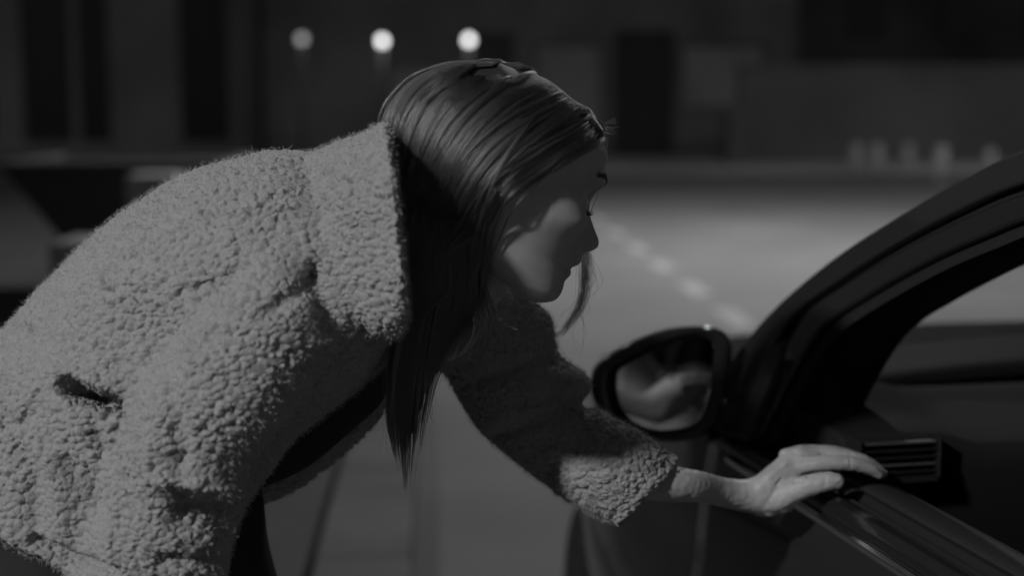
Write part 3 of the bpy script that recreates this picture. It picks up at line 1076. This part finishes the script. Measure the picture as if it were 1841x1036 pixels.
# pocket slit and the folds around it
D_ = seg_dist(pxs, pys, [(120, 694), (155, 712), (200, 728)])
off -= np.exp(-(D_ / 15) ** 6) * .060 * (near > .2) * (dd < 1.5)
off -= dent([(203, 722), (196, 745)], 9, .015)
off += dent([(95, 668), (150, 672), (205, 700)], 12, .006)
off -= dent([(70, 720), (40, 760)], 12, .008)
off -= dent([(165, 780), (192, 815)], 10, .010)
off -= dent([(120, 840), (160, 870), (180, 930)], 16, .010)
off += dent([(205, 740), (200, 900), (190, 1030)], 14, .005)
off -= dent([(60, 975), (120, 1005), (200, 1030)], 10, .016)
off -= dent([(15, 760), (60, 850), (60, 940)], 18, .008)
off += dent([(30, 780), (100, 860), (110, 960)], 20, .006)
# jutting fold of the hanging sleeve and the hollow under it
off += dent([(300, 862), (350, 868), (408, 884)], 15, .014)
off -= dent([(330, 925), (395, 930), (430, 960)], 26, .022)
off -= dent([(430, 905), (420, 985)], 16, .02)
off -= dent([(290, 1010), (360, 1010), (420, 1000)], 12, .012)
# ridge down the collar and its hollow edge
off += dent([(598, 440), (612, 500), (620, 575)], 22, .004)
off -= dent([(566, 480), (575, 520), (585, 590)], 14, .010)
# long soft creases over back and shoulder
off -= dent([(330, 520), (400, 505), (440, 475)], 9, .006)
off -= dent([(480, 560), (540, 520), (570, 490)], 12, .008)
off -= dent([(300, 700), (330, 800), (320, 900)], 12, .006)
off += dent([(250, 640), (280, 760), (270, 860)], 22, .006)
# bulges and creases of the far sleeve
fm = (pxs > 780) * 1.0
for (cx, cy, r_, a_) in [(1035, 690, 30, .012), (1075, 750, 24, .006), (985, 575, 26, .006), (1000, 640, 22, -.006), (1048, 728, 14, -.012), (900, 760, 40, .006), (960, 700, 26, .006)]:
    off += fm * np.exp(-((pxs - cx) ** 2 + (pys - cy) ** 2) / r_ ** 2) * a_
for (poly, wd, a_) in [([(850, 690), (930, 665), (1010, 640)], 12, -.007), ([(880, 790), (960, 760), (1050, 728)], 14, -.009), ([(930, 730), (1000, 715)], 9, -.006), ([(980, 860), (1040, 800), (1090, 760)], 14, -.005)]:
    D = seg_dist(pxs, pys, poly); off += fm * near * np.exp(-(D / wd) ** 2) * a_
# cuff hollow
cc = P(1158, 884, 1.64)
lowf = np.array([noise.noise(Vector(v * 11)) + .5 * noise.noise(Vector(v * 24 + 5)) for v in V])
off += lowf * .0045
V = V + N_ * off[:, None]
coat = mesh('fleece_jacket', V, Fc, M['fleece'], person)
ss = coat.modifiers.new('s', 'SUBSURF'); ss.levels = 1; ss.render_levels = 1
COATV, COATN = V, vnormals(V, Fc)
print('coat verts', len(V))
# open cuff rim: rolled end of the sleeve
cu = MB()
A1, B1 = P(1211, 824, 1.582), P(1101, 938, 1.582)
cc = (A1 + B1) / 2; uu = (A1 - B1) / 2
vv = (cc - CAM) / np.linalg.norm(cc - CAM) * .048
pts = [cc + uu * .86 * cos(a) + vv * .86 * sin(a) for a in np.linspace(0, 2 * pi, 40, endpoint=False)]
cu.tube(pts, .0095, 12, closed=True, up=tuple(np.cross(uu, vv) / np.linalg.norm(np.cross(uu, vv))))
Vc, Fcc = remeshed(cu, .0022, 3)
mesh('cuff', Vc, Fcc, M['fleece'], coat)

# loose pile fibres along the fleece
ids = rng.choice(len(COATV), 60000)
b0 = COATV[ids] + rng.normal(0, .0012, (len(ids), 3)) + COATN[ids] * .001
dirs = COATN[ids] + rng.normal(0, .55, (len(ids), 3)) + np.array([0.2, 0, -.25])
dirs /= np.linalg.norm(dirs, axis=1, keepdims=True)
L_ = rng.uniform(.0020, .0050, (len(ids), 1))
d2 = dirs + rng.normal(0, .5, dirs.shape)
st = np.stack([b0, b0 + dirs * L_ * .5, b0 + dirs * L_ * .5 + d2 * L_ * .4], 1)
M['fibre'] = mat('fleece_fibre', 0.5, 0.9, 0.1)
curves('fleece_pile', st, [.00015, .00012, .00005], M['fibre'], coat, 'stuff')
# zip teeth glinting at the open front edge
zp = MB()
for k in range(26):
    t = k / 25
    p = P(604 - 112 * t + random.uniform(-1, 1), 786 + 76 * t + 6 * sin(3 * t), 1.555)
    ellipsoid(zp, p, (.0022, .0015, .0014), 6, 4)
zp.build('zip', M['chrome'], coat)

# ---- trousers and shoes
hipc = P(95, 1040, 1.47)
tm = MB()


def limb(mb, pts, rad, flat=1.0, n=20):
    pts = np.array(pts); rad = np.array(rad)
    Q = [cr(pts, i / 5) for i in range((len(pts) - 1) * 5 + 1)]
    R2 = [float(cr(rad[:, None], i / 5)[0]) for i in range((len(pts) - 1) * 5 + 1)]
    mb.tube(Q, R2, n, flat=flat)
    ellipsoid(mb, Q[0], (R2[0],) * 3, 16, 10)


hx, hy, hzv = hipc
limb(tm, [(hx - .02, hy, hzv + .08), (hx + .0, hy, hzv), (hx + .0, hy, hzv - .08)], [.15, .165, .15])
near_leg = [(hx - .02, hy - .09, hzv), (hx - .02, hy - .10, .62), (hx - .04, hy - .10, .46), (hx - .08, hy - .10, .28), (hx - .10, hy - .10, .17)]
far_leg = [(hx + .105, hy + .11, hzv + .07), (hx + .165, hy + .12, .70), (hx + .215, hy + .12, .50), (hx + .17, hy + .12, .30), (hx + .14, hy + .12, .17)]
for lg in (near_leg, far_leg): limb(tm, lg, [.088, .070, .055, .048, .042])
V, Fc = remeshed(tm, .007, 4)
n1 = np.array([noise.noise(Vector(v * 14)) for v in V])
V = V + vnormals(V, Fc) * (n1 * .005)[:, None]
mesh('trousers', V, Fc, M['denim'], person)
for lg in (near_leg, far_leg):
    x, y, _ = lg[-1]
    sh = MB()
    limb(sh, [(x - .05, y, .145), (x + .03, y, .15), (x + .12, y, .135), (x + .17, y, .13)], [.036, .042, .040, .028], .85)
    limb(sh, [(x, y, .15), (x, y, .24)], [.045, .042])
    V, Fc = remeshed(sh, .005, 3)
    V[:, 2] = np.maximum(V[:, 2], .102)
    mesh('shoe', V, Fc, M['shoe'], person)

# ---- head
TH = radians(17)
HO = P(1080, 328, 1.42)
hf = np.array([cos(TH), 0, -sin(TH)])
hu = np.array([sin(TH), 0, cos(TH)])
yw = radians(14)
hl_ = np.array([0, 1.0, 0])
# turn the head a little away from the viewer about its own upright axis
hf2 = hf * cos(yw) + hl_ * sin(yw); hl2 = hl_ * cos(yw) - hf * sin(yw)
hf, hl_ = hf2, hl2
rl = radians(9)      # and tip its side up
hl_, hu = hl_ * cos(rl) - hu * sin(rl), hu * cos(rl) + hl_ * sin(rl)
HO = HO - hf * .095 - hu * .02 + np.array([0, 0.0, 0])


def H(f_, l_, u_): return HO + hf * f_ + hl_ * l_ + hu * u_


def ip(u, tab):
    a = np.array(tab); o_ = np.argsort(a[:, 0])
    return np.interp(u, a[o_, 0], a[o_, 1])


XF = [(.128, -.01), (.12, .03), (.10, .062), (.08, .0785), (.0598, .0875), (.0448, .0915), (.03, .0935), (.02, .0945), (.010, .092), (0, .087), (-.02, .084), (-.04, .085), (-.052, .0885), (-.0608, .089), (-.065, .0885),
      (-.0709, .0835), (-.0763, .0850), (-.0848, .0828), (-.0918, .0835), (-.1005, .0825), (-.1075, .0770), (-.1105, .0710), (-.113, .058)]
PR = [(.02, .0945), (.01, .0925), (0, .0898), (-.005, .0896), (-.015, .0928), (-.0259, .1005), (-.0345, .1075), (-.0385, .1095), (-.0438, .1088), (-.0489, .1032), (-.052, .0952), (-.056, .0928), (-.0608, .0935), (-.0645, .0940), (-.068, .0905), (-.0709, .0862), (-.0740, .0880), (-.0770, .0885), (-.081, .0860),
      (-.0848, .0828), (-.0918, .0840), (-.1005, .0830), (-.1075, .0785), (-.1105, .0727), (-.113, .058)]
WD = [(.128, .001), (.12, .036), (.10, .058), (.07, .070), (.04, .0735), (.01, .0725), (-.02, .069), (-.03, .065), (-.05, .0555), (-.075, .0425), (-.095, .029), (-.108, .018), (-.113, .001)]
XB = [(.128, -.01), (.12, -.05), (.10, -.075), (.07, -.092), (.04, -.097), (.01, -.095), (-.02, -.085), (-.05, -.062), (-.075, -.035), (-.095, .005), (-.108, .04), (-.113, .055)]
us = np.concatenate([np.linspace(.128, .03, 50), np.linspace(.029, -.113, 150)])
nphi = 220
ph = np.linspace(-1, 1, nphi, endpoint=False)
ph = pi * (np.abs(ph) ** 1.35) * np.sign(ph)
U_, PH = np.meshgrid(us, ph, indexing='ij')


def sm(tab, u, k=.003):
    return (ip(u - k, tab) + ip(u, tab) * 2 + ip(u + k, tab)) / 4


xf = sm(XF, U_); xb = sm(XB, U_, .006); wd = sm(WD, U_, .006)
xm = ip(U_, [(.128, -.01), (.05, -.012), (0, -.008), (-.05, .000), (-.08, .02), (-.113, .056)])
cph, sph = np.cos(PH), np.sin(PH)
e_ = ip(U_, [(.128, 2), (.03, 2.2), (-.03, 2.35), (-.07, 2.1), (-.113, 2.0)])
ce = np.sign(cph) * np.abs(cph) ** (2 / e_)
Yl = wd * np.sign(sph) * np.abs(sph) ** (2 / e_)
Xl = np.where(cph > 0, xm + (xf - xm) * ce, xm + (xm - xb) * ce)
front = np.clip(cph * 3, 0, 1)
pr = sm(PR, U_, .0012)
nose = np.clip(pr - sm(XF, U_, .0012), 0, None) * (U_ < .02)
sg = ip(U_, [(.03, .010), (0, .0075), (-.02, .0085), (-.035, .011), (-.047, .0145), (-.056, .016), (-.065, .020), (-.09, .016), (-.113, .02)])
Xl = Xl + nose * np.exp(-(Yl / sg) ** 2) * front
g = lambda y0, u0, sy, su: np.exp(-((np.abs(Yl) - y0) / sy) ** 2 - ((U_ - u0) / su) ** 2) * front
Xl = Xl - .0125 * g(.030, -.004, .015, .011)          # eye sockets
Xl = Xl - .004 * g(.018, -.008, .008, .012)
Xl = Xl + .0075 * g(.031, -.006, .0115, .0085)        # closed-down lids over the eyes
Xl = Xl + .0030 * g(.028, .016, .020, .006)           # brow ridge
ck = g(.046, -.030, .018, .016)
Xl = Xl + .006 * ck; Yl = Yl + np.sign(Yl) * .0055 * ck
Xl = Xl + .0055 * g(.0145, -.0455, .0055, .006)       # nostril wings
Xl = Xl - .003 * g(.0225, -.050, .004, .010)
Xl = Xl - .003 * g(.035, -.062, .012, .014)           # hollow beside the mouth
Xl = Xl - .004 * np.exp(-((U_ + .0709) / .0022) ** 2) * np.exp(-(Yl / .024) ** 2) * front
Xl = Xl + .0015 * g(0.0, -.058, .020, .010)
tt_ = np.clip((U_ - .045) / .083, 0, 1); Yl = Yl * (1 - .20 * np.sqrt(tt_) * (tt_ > 0)); Xl = Xl * (1 - .06 * tt_)
U_ = np.where(U_ > .045, .045 + (U_ - .045) * .60, U_)
hv = (HO + Xl[..., None] * hf + Yl[..., None] * hl_ + U_[..., None] * hu).reshape(-1, 3)
Fh = []
nu_ = len(us)
for i in range(nu_ - 1):
    for k in range(nphi):
        l = (k + 1) % nphi
        Fh.append((i * nphi + k, i * nphi + l, (i + 1) * nphi + l, (i + 1) * nphi + k))
Fh.append(tuple(range(nphi - 1, -1, -1))); Fh.append(tuple((nu_ - 1) * nphi + k for k in range(nphi)))
hb = MB(); hb.add(list(hv), Fh)
# neck
loft_sections(hb, [(805, 320, 915, 500, 1.455, .046), (770, 370, 880, 575, 1.475, .046), (720, 410, 830, 640, 1.48, .05), (660, 420, 760, 660, 1.455, .075)], 6, 36, 2.1)
for sgn in (-1, 1):
    ellipsoid(hb, H(-.012, sgn * .061, -.008), (.014, .006, .024), 16, 12, axes=[hf, hl_, hu])
V1, F1 = remeshed(hb, .0019, 3, .5)
# torso and limbs under the clothes, coarse
tb = MB()
loft_sections(tb, [(-140, 860, 300, 1080, 1.47, .13), (60, 620, 390, 820, 1.48, .14), (300, 420, 530, 670, 1.48, .15), (500, 345, 660, 590, 1.47, .13), (660, 380, 760, 640, 1.46, .07)], 5, 32)
loft_sections(tb, [(560, 400, 640, 520, 1.40, .05), (400, 560, 480, 660, 1.34, .045), (290, 720, 380, 790, 1.34, .04), (230, 900, 320, 960, 1.35, .035)], 5, 20)
limb(tb, near_leg, [.070, .056, .045, .038, .033]); limb(tb, far_leg, [.070, .056, .045, .038, .033])
V2, F2 = remeshed(tb, .008, 3)
# far arm with the hand on the window sill
ab = MB()
loft_sections(ab, [(880, 540, 780, 640, 1.62, .045), (1000, 650, 900, 740, 1.62, .042), (1080, 780, 1020, 860, 1.625, .034), (1140, 824, 1130, 893, 1.582, .027), (1200, 836, 1195, 903, 1.580, .028), (1260, 848, 1255, 904, 1.597, .026), (1310, 861, 1300, 913, 1.635, .026),
                   (1350, 860, 1338, 921, 1.652, .028), (1384, 836, 1385, 925, 1.655, .032), (1414, 811, 1425, 893, 1.665, .036), (1443, 805, 1455, 858, 1.67, .036), (1470, 804, 1478, 842, 1.672, .030)], 6, 32, 2.25)
fing = [
    ([(1425, 838, 1.642), (1462, 834, 1.638), (1505, 833, 1.640), (1540, 836, 1.646), (1566, 845, 1.652), (1580, 854, 1.656)], [.0110, .0102, .0090, .0084, .0072, .0052]),
    ([(1420, 828, 1.654), (1455, 821, 1.655), (1505, 820, 1.657), (1545, 828, 1.662), (1572, 840, 1.672), (1588, 852, 1.676)], [.0110, .0104, .0092, .0084, .0070, .0050]),
    ([(1415, 824, 1.672), (1448, 816, 1.674), (1495, 815, 1.678), (1530, 822, 1.684), (1556, 834, 1.696), (1568, 846, 1.698)], [.0105, .0100, .0088, .0080, .0068, .0050]),
    ([(1408, 824, 1.690), (1436, 815, 1.698), (1470, 813, 1.706), (1498, 821, 1.712), (1516, 834, 1.716)], [.0098, .0090, .0080, .0070, .0048]),
    ([(1352, 898, 1.650), (1395, 897, 1.638), (1430, 882, 1.628), (1463, 871, 1.622), (1488, 866, 1.620), (1504, 866, 1.620)], [.0150, .0158, .0136, .0120, .0112, .0090]),
]
for pts, rr in fing:
    Q = np.array([P(*p) for p in pts]); rr = np.array(rr)
    m = (len(Q) - 1) * 5
    QQ = [cr(Q, i / 5) for i in range(m + 1)]; RR = [float(cr(rr[:, None], i / 5)[0]) for i in range(m + 1)]
    ab.tube(QQ, RR, 18)
    ellipsoid(ab, QQ[-1], (RR[-1] * 1.02,) * 3, 16, 10)
for (a, b, c_, r_) in [(1385, 910, 1.646, .0125), (1408, 905, 1.640, .0125), (1412, 820, 1.655, .008), (1441, 812, 1.672, .008), (1372, 902, 1.66, .018)]:
    ellipsoid(ab, P(a, b, c_), (r_,) * 3, 16, 10)
V3, F3 = remeshed(ab, .0012, 5, .5)
# creases at the joints and tendons
n3 = vnormals(V3, F3); x3, y3, d3 = to_px(V3)
nr = np.clip(-(n3 @ FW) * 2, 0, 1)
o3 = np.zeros(len(V3))
for (poly, wpx, dep) in [([(1397, 872), (1405, 862)], 2.2, -.0014), ([(1428, 867), (1441, 863)], 2.0, -.0016), ([(1452, 857), (1466, 852)], 2.2, -.0022), ([(1442, 832), (1475, 828), (1520, 829)], 2.0, -.0009), ([(1455, 818), (1490, 816)], 1.8, -.0007),
                         ([(1484, 858), (1483, 875)], 2.2, -.0005), ([(1412, 835), (1440, 823)], 5, .0010), ([(1380, 860), (1420, 826)], 5, .0008), ([(1528, 826), (1530, 842)], 2, -.0005), ([(1440, 812), (1470, 808), (1500, 810)], 2, -.0006)]:
    o3 += dep * np.exp(-(seg_dist(x3, y3, poly) / wpx) ** 2) * nr
V3 = V3 + n3 * (o3 * 1.7 + np.array([noise.noise(Vector(v * 160)) * .0005 for v in V3]))[:, None]
Vb = np.vstack([V1, V2, V3])
Fb = F1 + [tuple(i + len(V1) for i in f) for f in F2] + [tuple(i + len(V1) + len(V2) for i in f) for f in F3]
body = mesh('body', Vb, Fb, M['skin'], person)
print('body', len(V1), len(V2), len(V3))
# nails
nb = MB()
na = P(1503, 866, 1.62) - P(1486, 866, 1.62); na /= np.linalg.norm(na)
nn_ = -FW * .80 + UP * .60
nn_ = nn_ - na * (nn_ @ na); nn_ /= np.linalg.norm(nn_)
ellipsoid(nb, P(1501, 861, 1.6135), (.0080, .0058, .0026), 20, 12, axes=[na, np.cross(nn_, na), nn_])
nb.build('thumbnail', M['nail'], person, smooth=True)
# eye, brows, lashes, lips
for sgn in (-1, 1):
    eb = MB(); ellipsoid(eb, H(.0650, sgn * .031, -.007), (.0118,) * 3, 24, 16)
    eb.build('eye', M['eye'], person, smooth=True)
def face_x(y, u):
    k = np.argmin((Yl - y) ** 2 * 1.0 + (U_ - u) ** 2 + (1 - front) * 1)
    return Xl.flat[k]
br = []
for sgn in (-1, 1):
    for k in range(190):
        t = random.random(); y = .012 + .036 * t; u = .016 + .006 * sin(t * 2.6) + random.uniform(-.0022, .0022)
        x = face_x(sgn * y, u) + .0002
        dv = hl_ * sgn * .0050 + hu * random.uniform(.000, .0016) - hf * .0008
        p0 = H(x, sgn * y, u); br.append([p0, p0 + dv * .5 + hf * .0006, p0 + dv - hf * .0012])
    for k in range(70):
        t = random.random(); y = .021 + .021 * t; u = -.0135 + .003 * sin(t * pi) * -1
        p0 = H(face_x(sgn * y, u) - .001, sgn * y, u)
        br.append([p0, p0 + hf * .004 - hu * .002, p0 + hf * .008 + hl_ * sgn * .002 * t])
curves('eyebrow', np.array(br), [.00012, .0001, .00004], M['brow'], person)
# dark top at the neck, carried down as a dark fill for the shaded chest
sb = MB()
loft_sections(sb, [(700, 470, 800, 660, 1.485, .065), (660, 440, 760, 665, 1.46, .09), (620, 500, 722, 640, 1.50, .08), (560, 590, 688, 722, 1.53, .045), (490, 660, 632, 776, 1.54, .042), (420, 735, 552, 842, 1.545, .038), (380, 790, 470, 880, 1.55, .03)], 5, 32)
V, Fc = remeshed(sb, .004, 3)
mesh('top', V, Fc, M['shirt'], person)
#HAIR
# ---- hair
HC = H(-.020, 0, .010)                       # centre of the hair volume
ea, eb_, ec = .112, .104, .090               # forward, up, sideways half sizes


def hair_surf(px, py, near_side=True, lift=0.0):
    """point of the hair volume seen at a pixel (nearest surface, or its rim)"""
    d_ = P(px, py, 1) - CAM
    o_ = CAM - HC
    A_ = np.array([hf / (ea + lift), hl_ / (ec + lift), hu / (eb_ + lift)])
    D_ = A_ @ d_; O2 = A_ @ o_
    a = D_ @ D_; b = 2 * D_ @ O2; c = O2 @ O2 - 1
    disc = b * b - 4 * a * c
    t = (-b - sqrt(max(disc, 0))) / (2 * a) if near_side else (-b + sqrt(max(disc, 0))) / (2 * a)
    return CAM + d_ * t


def side_depth(py):
    return float(np.interp(py, [440, 520, 600, 700, 860], [1.35, 1.335, 1.325, 1.325, 1.33]))


# underlayer: a solid mass just below the strands
ub = MB()
sil = np.array([(.107, .0588), (.0836, .0748), (.057, .085), (.0103, .096), (-.027, .0955), (-.067, .074), (-.090, .050), (-.103, .0294), (-.104, -.011), (-.090, -.045), (-.06, -.068), (-.02, -.075), (.03, -.06), (.06, -.035), (.080, .0), (.098, .03)])
sa = np.arctan2(sil[:, 1], sil[:, 0]); sr_ = np.hypot(sil[:, 0], sil[:, 1]); o_ = np.argsort(sa); sa = sa[o_]; sr_ = sr_[o_]
ellipsoid(ub, (0, 0, 0), (1, 1, 1), 64, 40)
for i, v in enumerate(ub.v):
    sag = math.hypot(v[0], v[2]); an = math.atan2(v[2], v[0])
    rr_ = float(np.interp(an, np.concatenate([sa - 2 * pi, sa, sa + 2 * pi]), np.tile(sr_, 3))) - .005
    ub.v[i] = HC + hf * (v[0] * rr_) + hu * (v[2] * rr_) + hl_ * (math.copysign(abs(v[1]) ** .85, v[1]) * (.083 - .0075 * max(0, v[0])))
cut = MB()
V, Fc = ub.v, ub.f
# keep the cap off the face: squeeze every point in front of the hairline back into the skull
Vn = []
for v in V:
    r_ = v - HO; f_, l_, u_ = r_ @ hf, r_ @ hl_, r_ @ hu
    hairline = float(np.interp(f_, [-.02, .002, .037, .064, .08, .12], [-.035, -.020, .017, .043, .062, .085]))
    below = hairline - u_
    if f_ > -.015 and below > 0:
        k = min(1, below / .02 + .0) * min(1, (f_ + .015) / .03)
        c0 = HC - hf * .03
        v = v + (c0 - v) * .45 * k
    Vn.append(v)
ub.v = Vn
lock = MB()
loft_sections(ub, [(708, 260, 878, 368, 1.41, .054), (712, 350, 868, 436, 1.405, .054), (718, 430, 860, 508, 1.40, .046), (716, 520, 838, 575, 1.405, .034), (704, 640, 785, 650, 1.39, .018), (708, 735, 758, 740, 1.385, .009), (722, 785, 742, 787, 1.385, .003)], 5, 28)
V, Fc = remeshed(ub, .003, 4)
V = V + vnormals(V, Fc) * np.array([noise.noise(Vector((v[0] * 60 + v[2] * 60, v[1] * 40, (v[0] - v[2]) * 9))) for v in V])[:, None] * .0022
hm = mesh('hair', V, Fc, M['hairbase'], person)
from mathutils.bvhtree import BVHTree
bvh = BVHTree.FromPolygons([tuple(v) for v in V] + [tuple(v) for v in V1], list(Fc) + [tuple(i + len(V) for i in f) for f in F1])
# guides on the near side: pixel paths from the parting down behind the ear, then hanging
guides = [
    [(1092, 246), (1050, 268), (995, 296), (940, 326), (900, 352), (880, 400), (870, 455), (860, 510), (846, 556), (828, 600), (808, 640)],
    [(1076, 217), (1017, 257), (955, 298), (900, 338), (866, 388), (850, 440), (840, 500), (832, 555), (815, 605), (797, 655), (782, 700)],
    [(1046, 195), (987, 234), (922, 283), (872, 338), (840, 400), (820, 465), (804, 530), (788, 600), (774, 675), (764, 750), (752, 835)],
    [(1008, 166), (947, 203), (880, 262), (830, 335), (798, 405), (780, 470), (768, 530), (756, 600), (746, 680), (740, 760), (735, 855)],
    [(966, 140), (897, 174), (835, 232), (790, 310), (768, 385), (756, 455), (750, 525), (742, 600), (734, 680), (728, 760), (730, 850)],
    [(925, 122), (850, 150), (790, 198), (752, 270), (738, 350), (736, 430), (736, 520), (730, 600), (722, 680), (716, 755), (722, 830)],
    [(892, 115), (808, 134), (748, 177), (716, 240), (712, 320), (720, 410), (727, 510), (722, 600), (712, 680), (704, 750), (712, 815)],
    [(868, 114), (788, 132), (728, 168), (700, 228), (702, 300), (712, 390), (722, 490), (716, 590), (704, 670), (697, 735), (706, 790)],
]
GP = []
for gi, gpts in enumerate(guides):
    row = []
    for k, (x, y) in enumerate(gpts):
        d_ = Vector(P(x, y, 1) - CAM).normalized()
        hit = bvh.ray_cast(Vector(CAM), d_)
        if hit[0] is not None: p = np.array(hit[0]) - np.array(d_) * .0035
        else: p = P(x, y, to_px(row[-1])[2] if row else 1.425)
        row.append(p)
    GP.append(row)
GP = np.array(GP)       # (8, 11, 3)
MS = 30


def guide(t):
    """smooth path for parameter t across the guides"""
    ctl = cr(GP.reshape(len(GP), -1), t * (len(GP) - 1)).reshape(11, 3)
    return np.array([cr(ctl, s_ * 10 / (MS - 1)) for s_ in range(MS)])


sarr = np.linspace(0, 1, MS)
strands = []
for c_i in range(430):
    t = random.random()
    base = guide(t)
    for q_ in range(MS):
        hit = bvh.find_nearest(Vector(base[q_]))
        if hit[0] is not None:
            dn = (Vector(base[q_]) - hit[0]).dot(hit[1])
            if dn < .0030 or (dn > .006 and q_ < 17): base[q_] = np.array(hit[0] + hit[1] * (.0030 if dn < .003 else .005))
    # outward direction from the head centre for the part on the head
    outv = base - HC; outv /= np.linalg.norm(outv, axis=1, keepdims=True)
    tang = np.gradient(base, axis=0); tang /= np.linalg.norm(tang, axis=1, keepdims=True)
    side = np.cross(tang, outv)
    lift = random.choice([-.001, .0005, .0015, .0032, .0045]) + random.gauss(0, .0006); ln = random.uniform(.80, 1.0) if t < .3 else random.choice([random.uniform(.84, .93), random.uniform(.93, 1.04)])
    if random.random() < .10: ln = random.uniform(.6, .8)
    wob = random.uniform(0, 6.28); wam = random.uniform(.001, .009)
    cw = random.choice([.0007, .0009, .0012, .0016, .0024]) * random.uniform(.9, 1.2)
    toff = random.gauss(0, .004)
    if random.random() < .16: toff = random.gauss(0, .014); lift += .0025; cw = random.uniform(.0006, .0011)
    for k in range(32):
        a, b = random.gauss(0, 1) * cw, random.gauss(0, 1) * cw * .6
        pinch = 1 - .55 * sarr ** 2
        o1 = side * ((a * pinch + toff * np.sin(sarr * 3.1) + wam * np.sin(wob + sarr * 9) * sarr))[:, None] + outv * ((b * pinch + lift + .0015 * np.sin(wob * 2 + sarr * 7)) * np.clip(.15 + sarr * 7, 0, 1))[:, None]
        s_ = base + o1
        l = ln * random.uniform(.93, 1.0)
        idx = sarr * l * (MS - 1)
        i0 = np.clip(idx.astype(int), 0, MS - 2); fr_ = (idx - i0)[:, None]
        strands.append(s_[i0] * (1 - fr_) + s_[i0 + 1] * fr_)
# far side: mirrored across the head's own middle plane
far = []
for s_ in strands[::3]:
    r_ = s_ - HC
    far.append(s_ - 2 * np.outer(r_ @ hl_, hl_) * np.clip(1, 0, 1))
far = np.array(far)
strands = np.array(strands)
rad = .000085 * np.interp(sarr, [0, .1, .8, 1], [1, 1, .9, .35])
curves('hair_strand', strands, rad, M['hair'], hm, 'stuff')
curves('far_hair_strand', far, rad, M['hair'], hm, 'stuff')
# the front lock that falls past the far cheek and hangs free below the nose
fl = []
ctl0 = np.array([H(.080, .030, .055), H(.088, .052, .02), H(.080, .064, -.02), P(1046, 440, 1.50), P(1052, 500, 1.50), P(1042, 550, 1.50), P(1018, 590, 1.50), P(998, 610, 1.50)])
for k in range(95):
    c2 = ctl0.copy()
    w0 = random.gauss(0, 1)
    for j in range(len(c2)):
        sp = [.004, .004, .004, .0035, .0035, .003, .003, .004][j]
        c2[j] = c2[j] + np.array([1, .3, 0]) * w0 * sp + rng.normal(0, .0007, 3)
    ln = random.uniform(.80, 1.0)
    fl.append([cr(c2, s_ * ln * 7 / (MS - 1)) for s_ in range(MS)])
for k in range(7):
    c2 = ctl0 + rng.normal(0, .0045, ctl0.shape) * np.linspace(.2, 2.2, 8)[:, None] + np.array([.006 * k / 3, 0, 0]) * np.linspace(0, 1, 8)[:, None]
    fl.append([cr(c2, s_ * 7 / (MS - 1)) for s_ in range(MS)])
# a thin strand before the brow
for k in range(5):
    c2 = np.array([P(1093, 245, 1.44), P(1088, 300, 1.45), P(1075, 345, 1.46), P(1063, 380, 1.47), P(1052, 420, 1.48), P(1048, 450, 1.49), P(1050, 480, 1.5), P(1049, 520, 1.5)]) + rng.normal(0, .0008, (8, 3))
    fl.append([cr(c2, s_ * 7 / (MS - 1)) for s_ in range(MS)])
curves('loose_lock', np.array(fl), rad * 1.35, M['hair'], hm)
# flyaways: at the crown, the forehead tuft, below the jaw and round the hanging lock
fy = []
for k in range(340):
    t = random.random(); b_ = guide(t)
    i0 = random.randint(0, 12); n_ = random.randint(8, 15)
    seg = b_[i0:i0 + n_]
    s2 = np.array([cr(seg, q * (len(seg) - 1) / (MS - 1)) for q in range(MS)])
    o2 = s2 - HC; o2 /= np.linalg.norm(o2, axis=1, keepdims=True)
    s2 = s2 + o2 * (random.uniform(.002, .007) * np.sin(sarr * pi * random.uniform(.5, 1)))[:, None] + rng.normal(0, .0055, 3) * sarr[:, None]
    fy.append(s2)
for k in range(24):   # tuft at the hairline
    p0 = P(1085 + random.uniform(-14, 6), 232 + random.uniform(-14, 8), 1.42 + random.uniform(-.02, .03))
    a = random.uniform(-.9, 1.6)
    dv = np.array([cos(a), random.uniform(-.3, .3), sin(a)]) * random.uniform(.006, .017)
    s2 = np.array([p0 + dv * q + np.array([0, 0, -.006]) * q * q for q in sarr]); fy.append(s2)
for k in range(36):   # wisps under the jaw and over the neck
    x0, y0 = random.uniform(770, 900), random.uniform(470, 560)
    c2 = np.array([P(x0, y0, 1.385), P(x0 + random.uniform(-10, 30), y0 + random.uniform(5, 30), 1.385), P(x0 + random.uniform(0, 70), y0 + random.uniform(0, 50), 1.39), P(x0 + random.uniform(10, 90), y0 + random.uniform(0, 50), 1.395)])
    fy.append([cr(c2, q * 3 / (MS - 1)) for q in range(MS)])
for k in range(26):   # wisps beside the hanging lock
    sgn = random.choice([-1, 1])
    x0 = 735 + sgn * random.uniform(20, 38); y0 = random.uniform(600, 700)
    c2 = np.array([P(x0, y0, 1.38), P(x0 + sgn * random.uniform(2, 14), y0 + 60, 1.38), P(x0 + sgn * random.uniform(0, 14), y0 + 110, 1.38), P(x0 + sgn * random.uniform(-16, 22), y0 + random.uniform(120, 165), 1.38)])
    fy.append([cr(c2, q * 3 / (MS - 1)) for q in range(MS)])
curves('flyaway_hair', np.array(fy), rad * .9, M['hair'], hm, 'stuff')
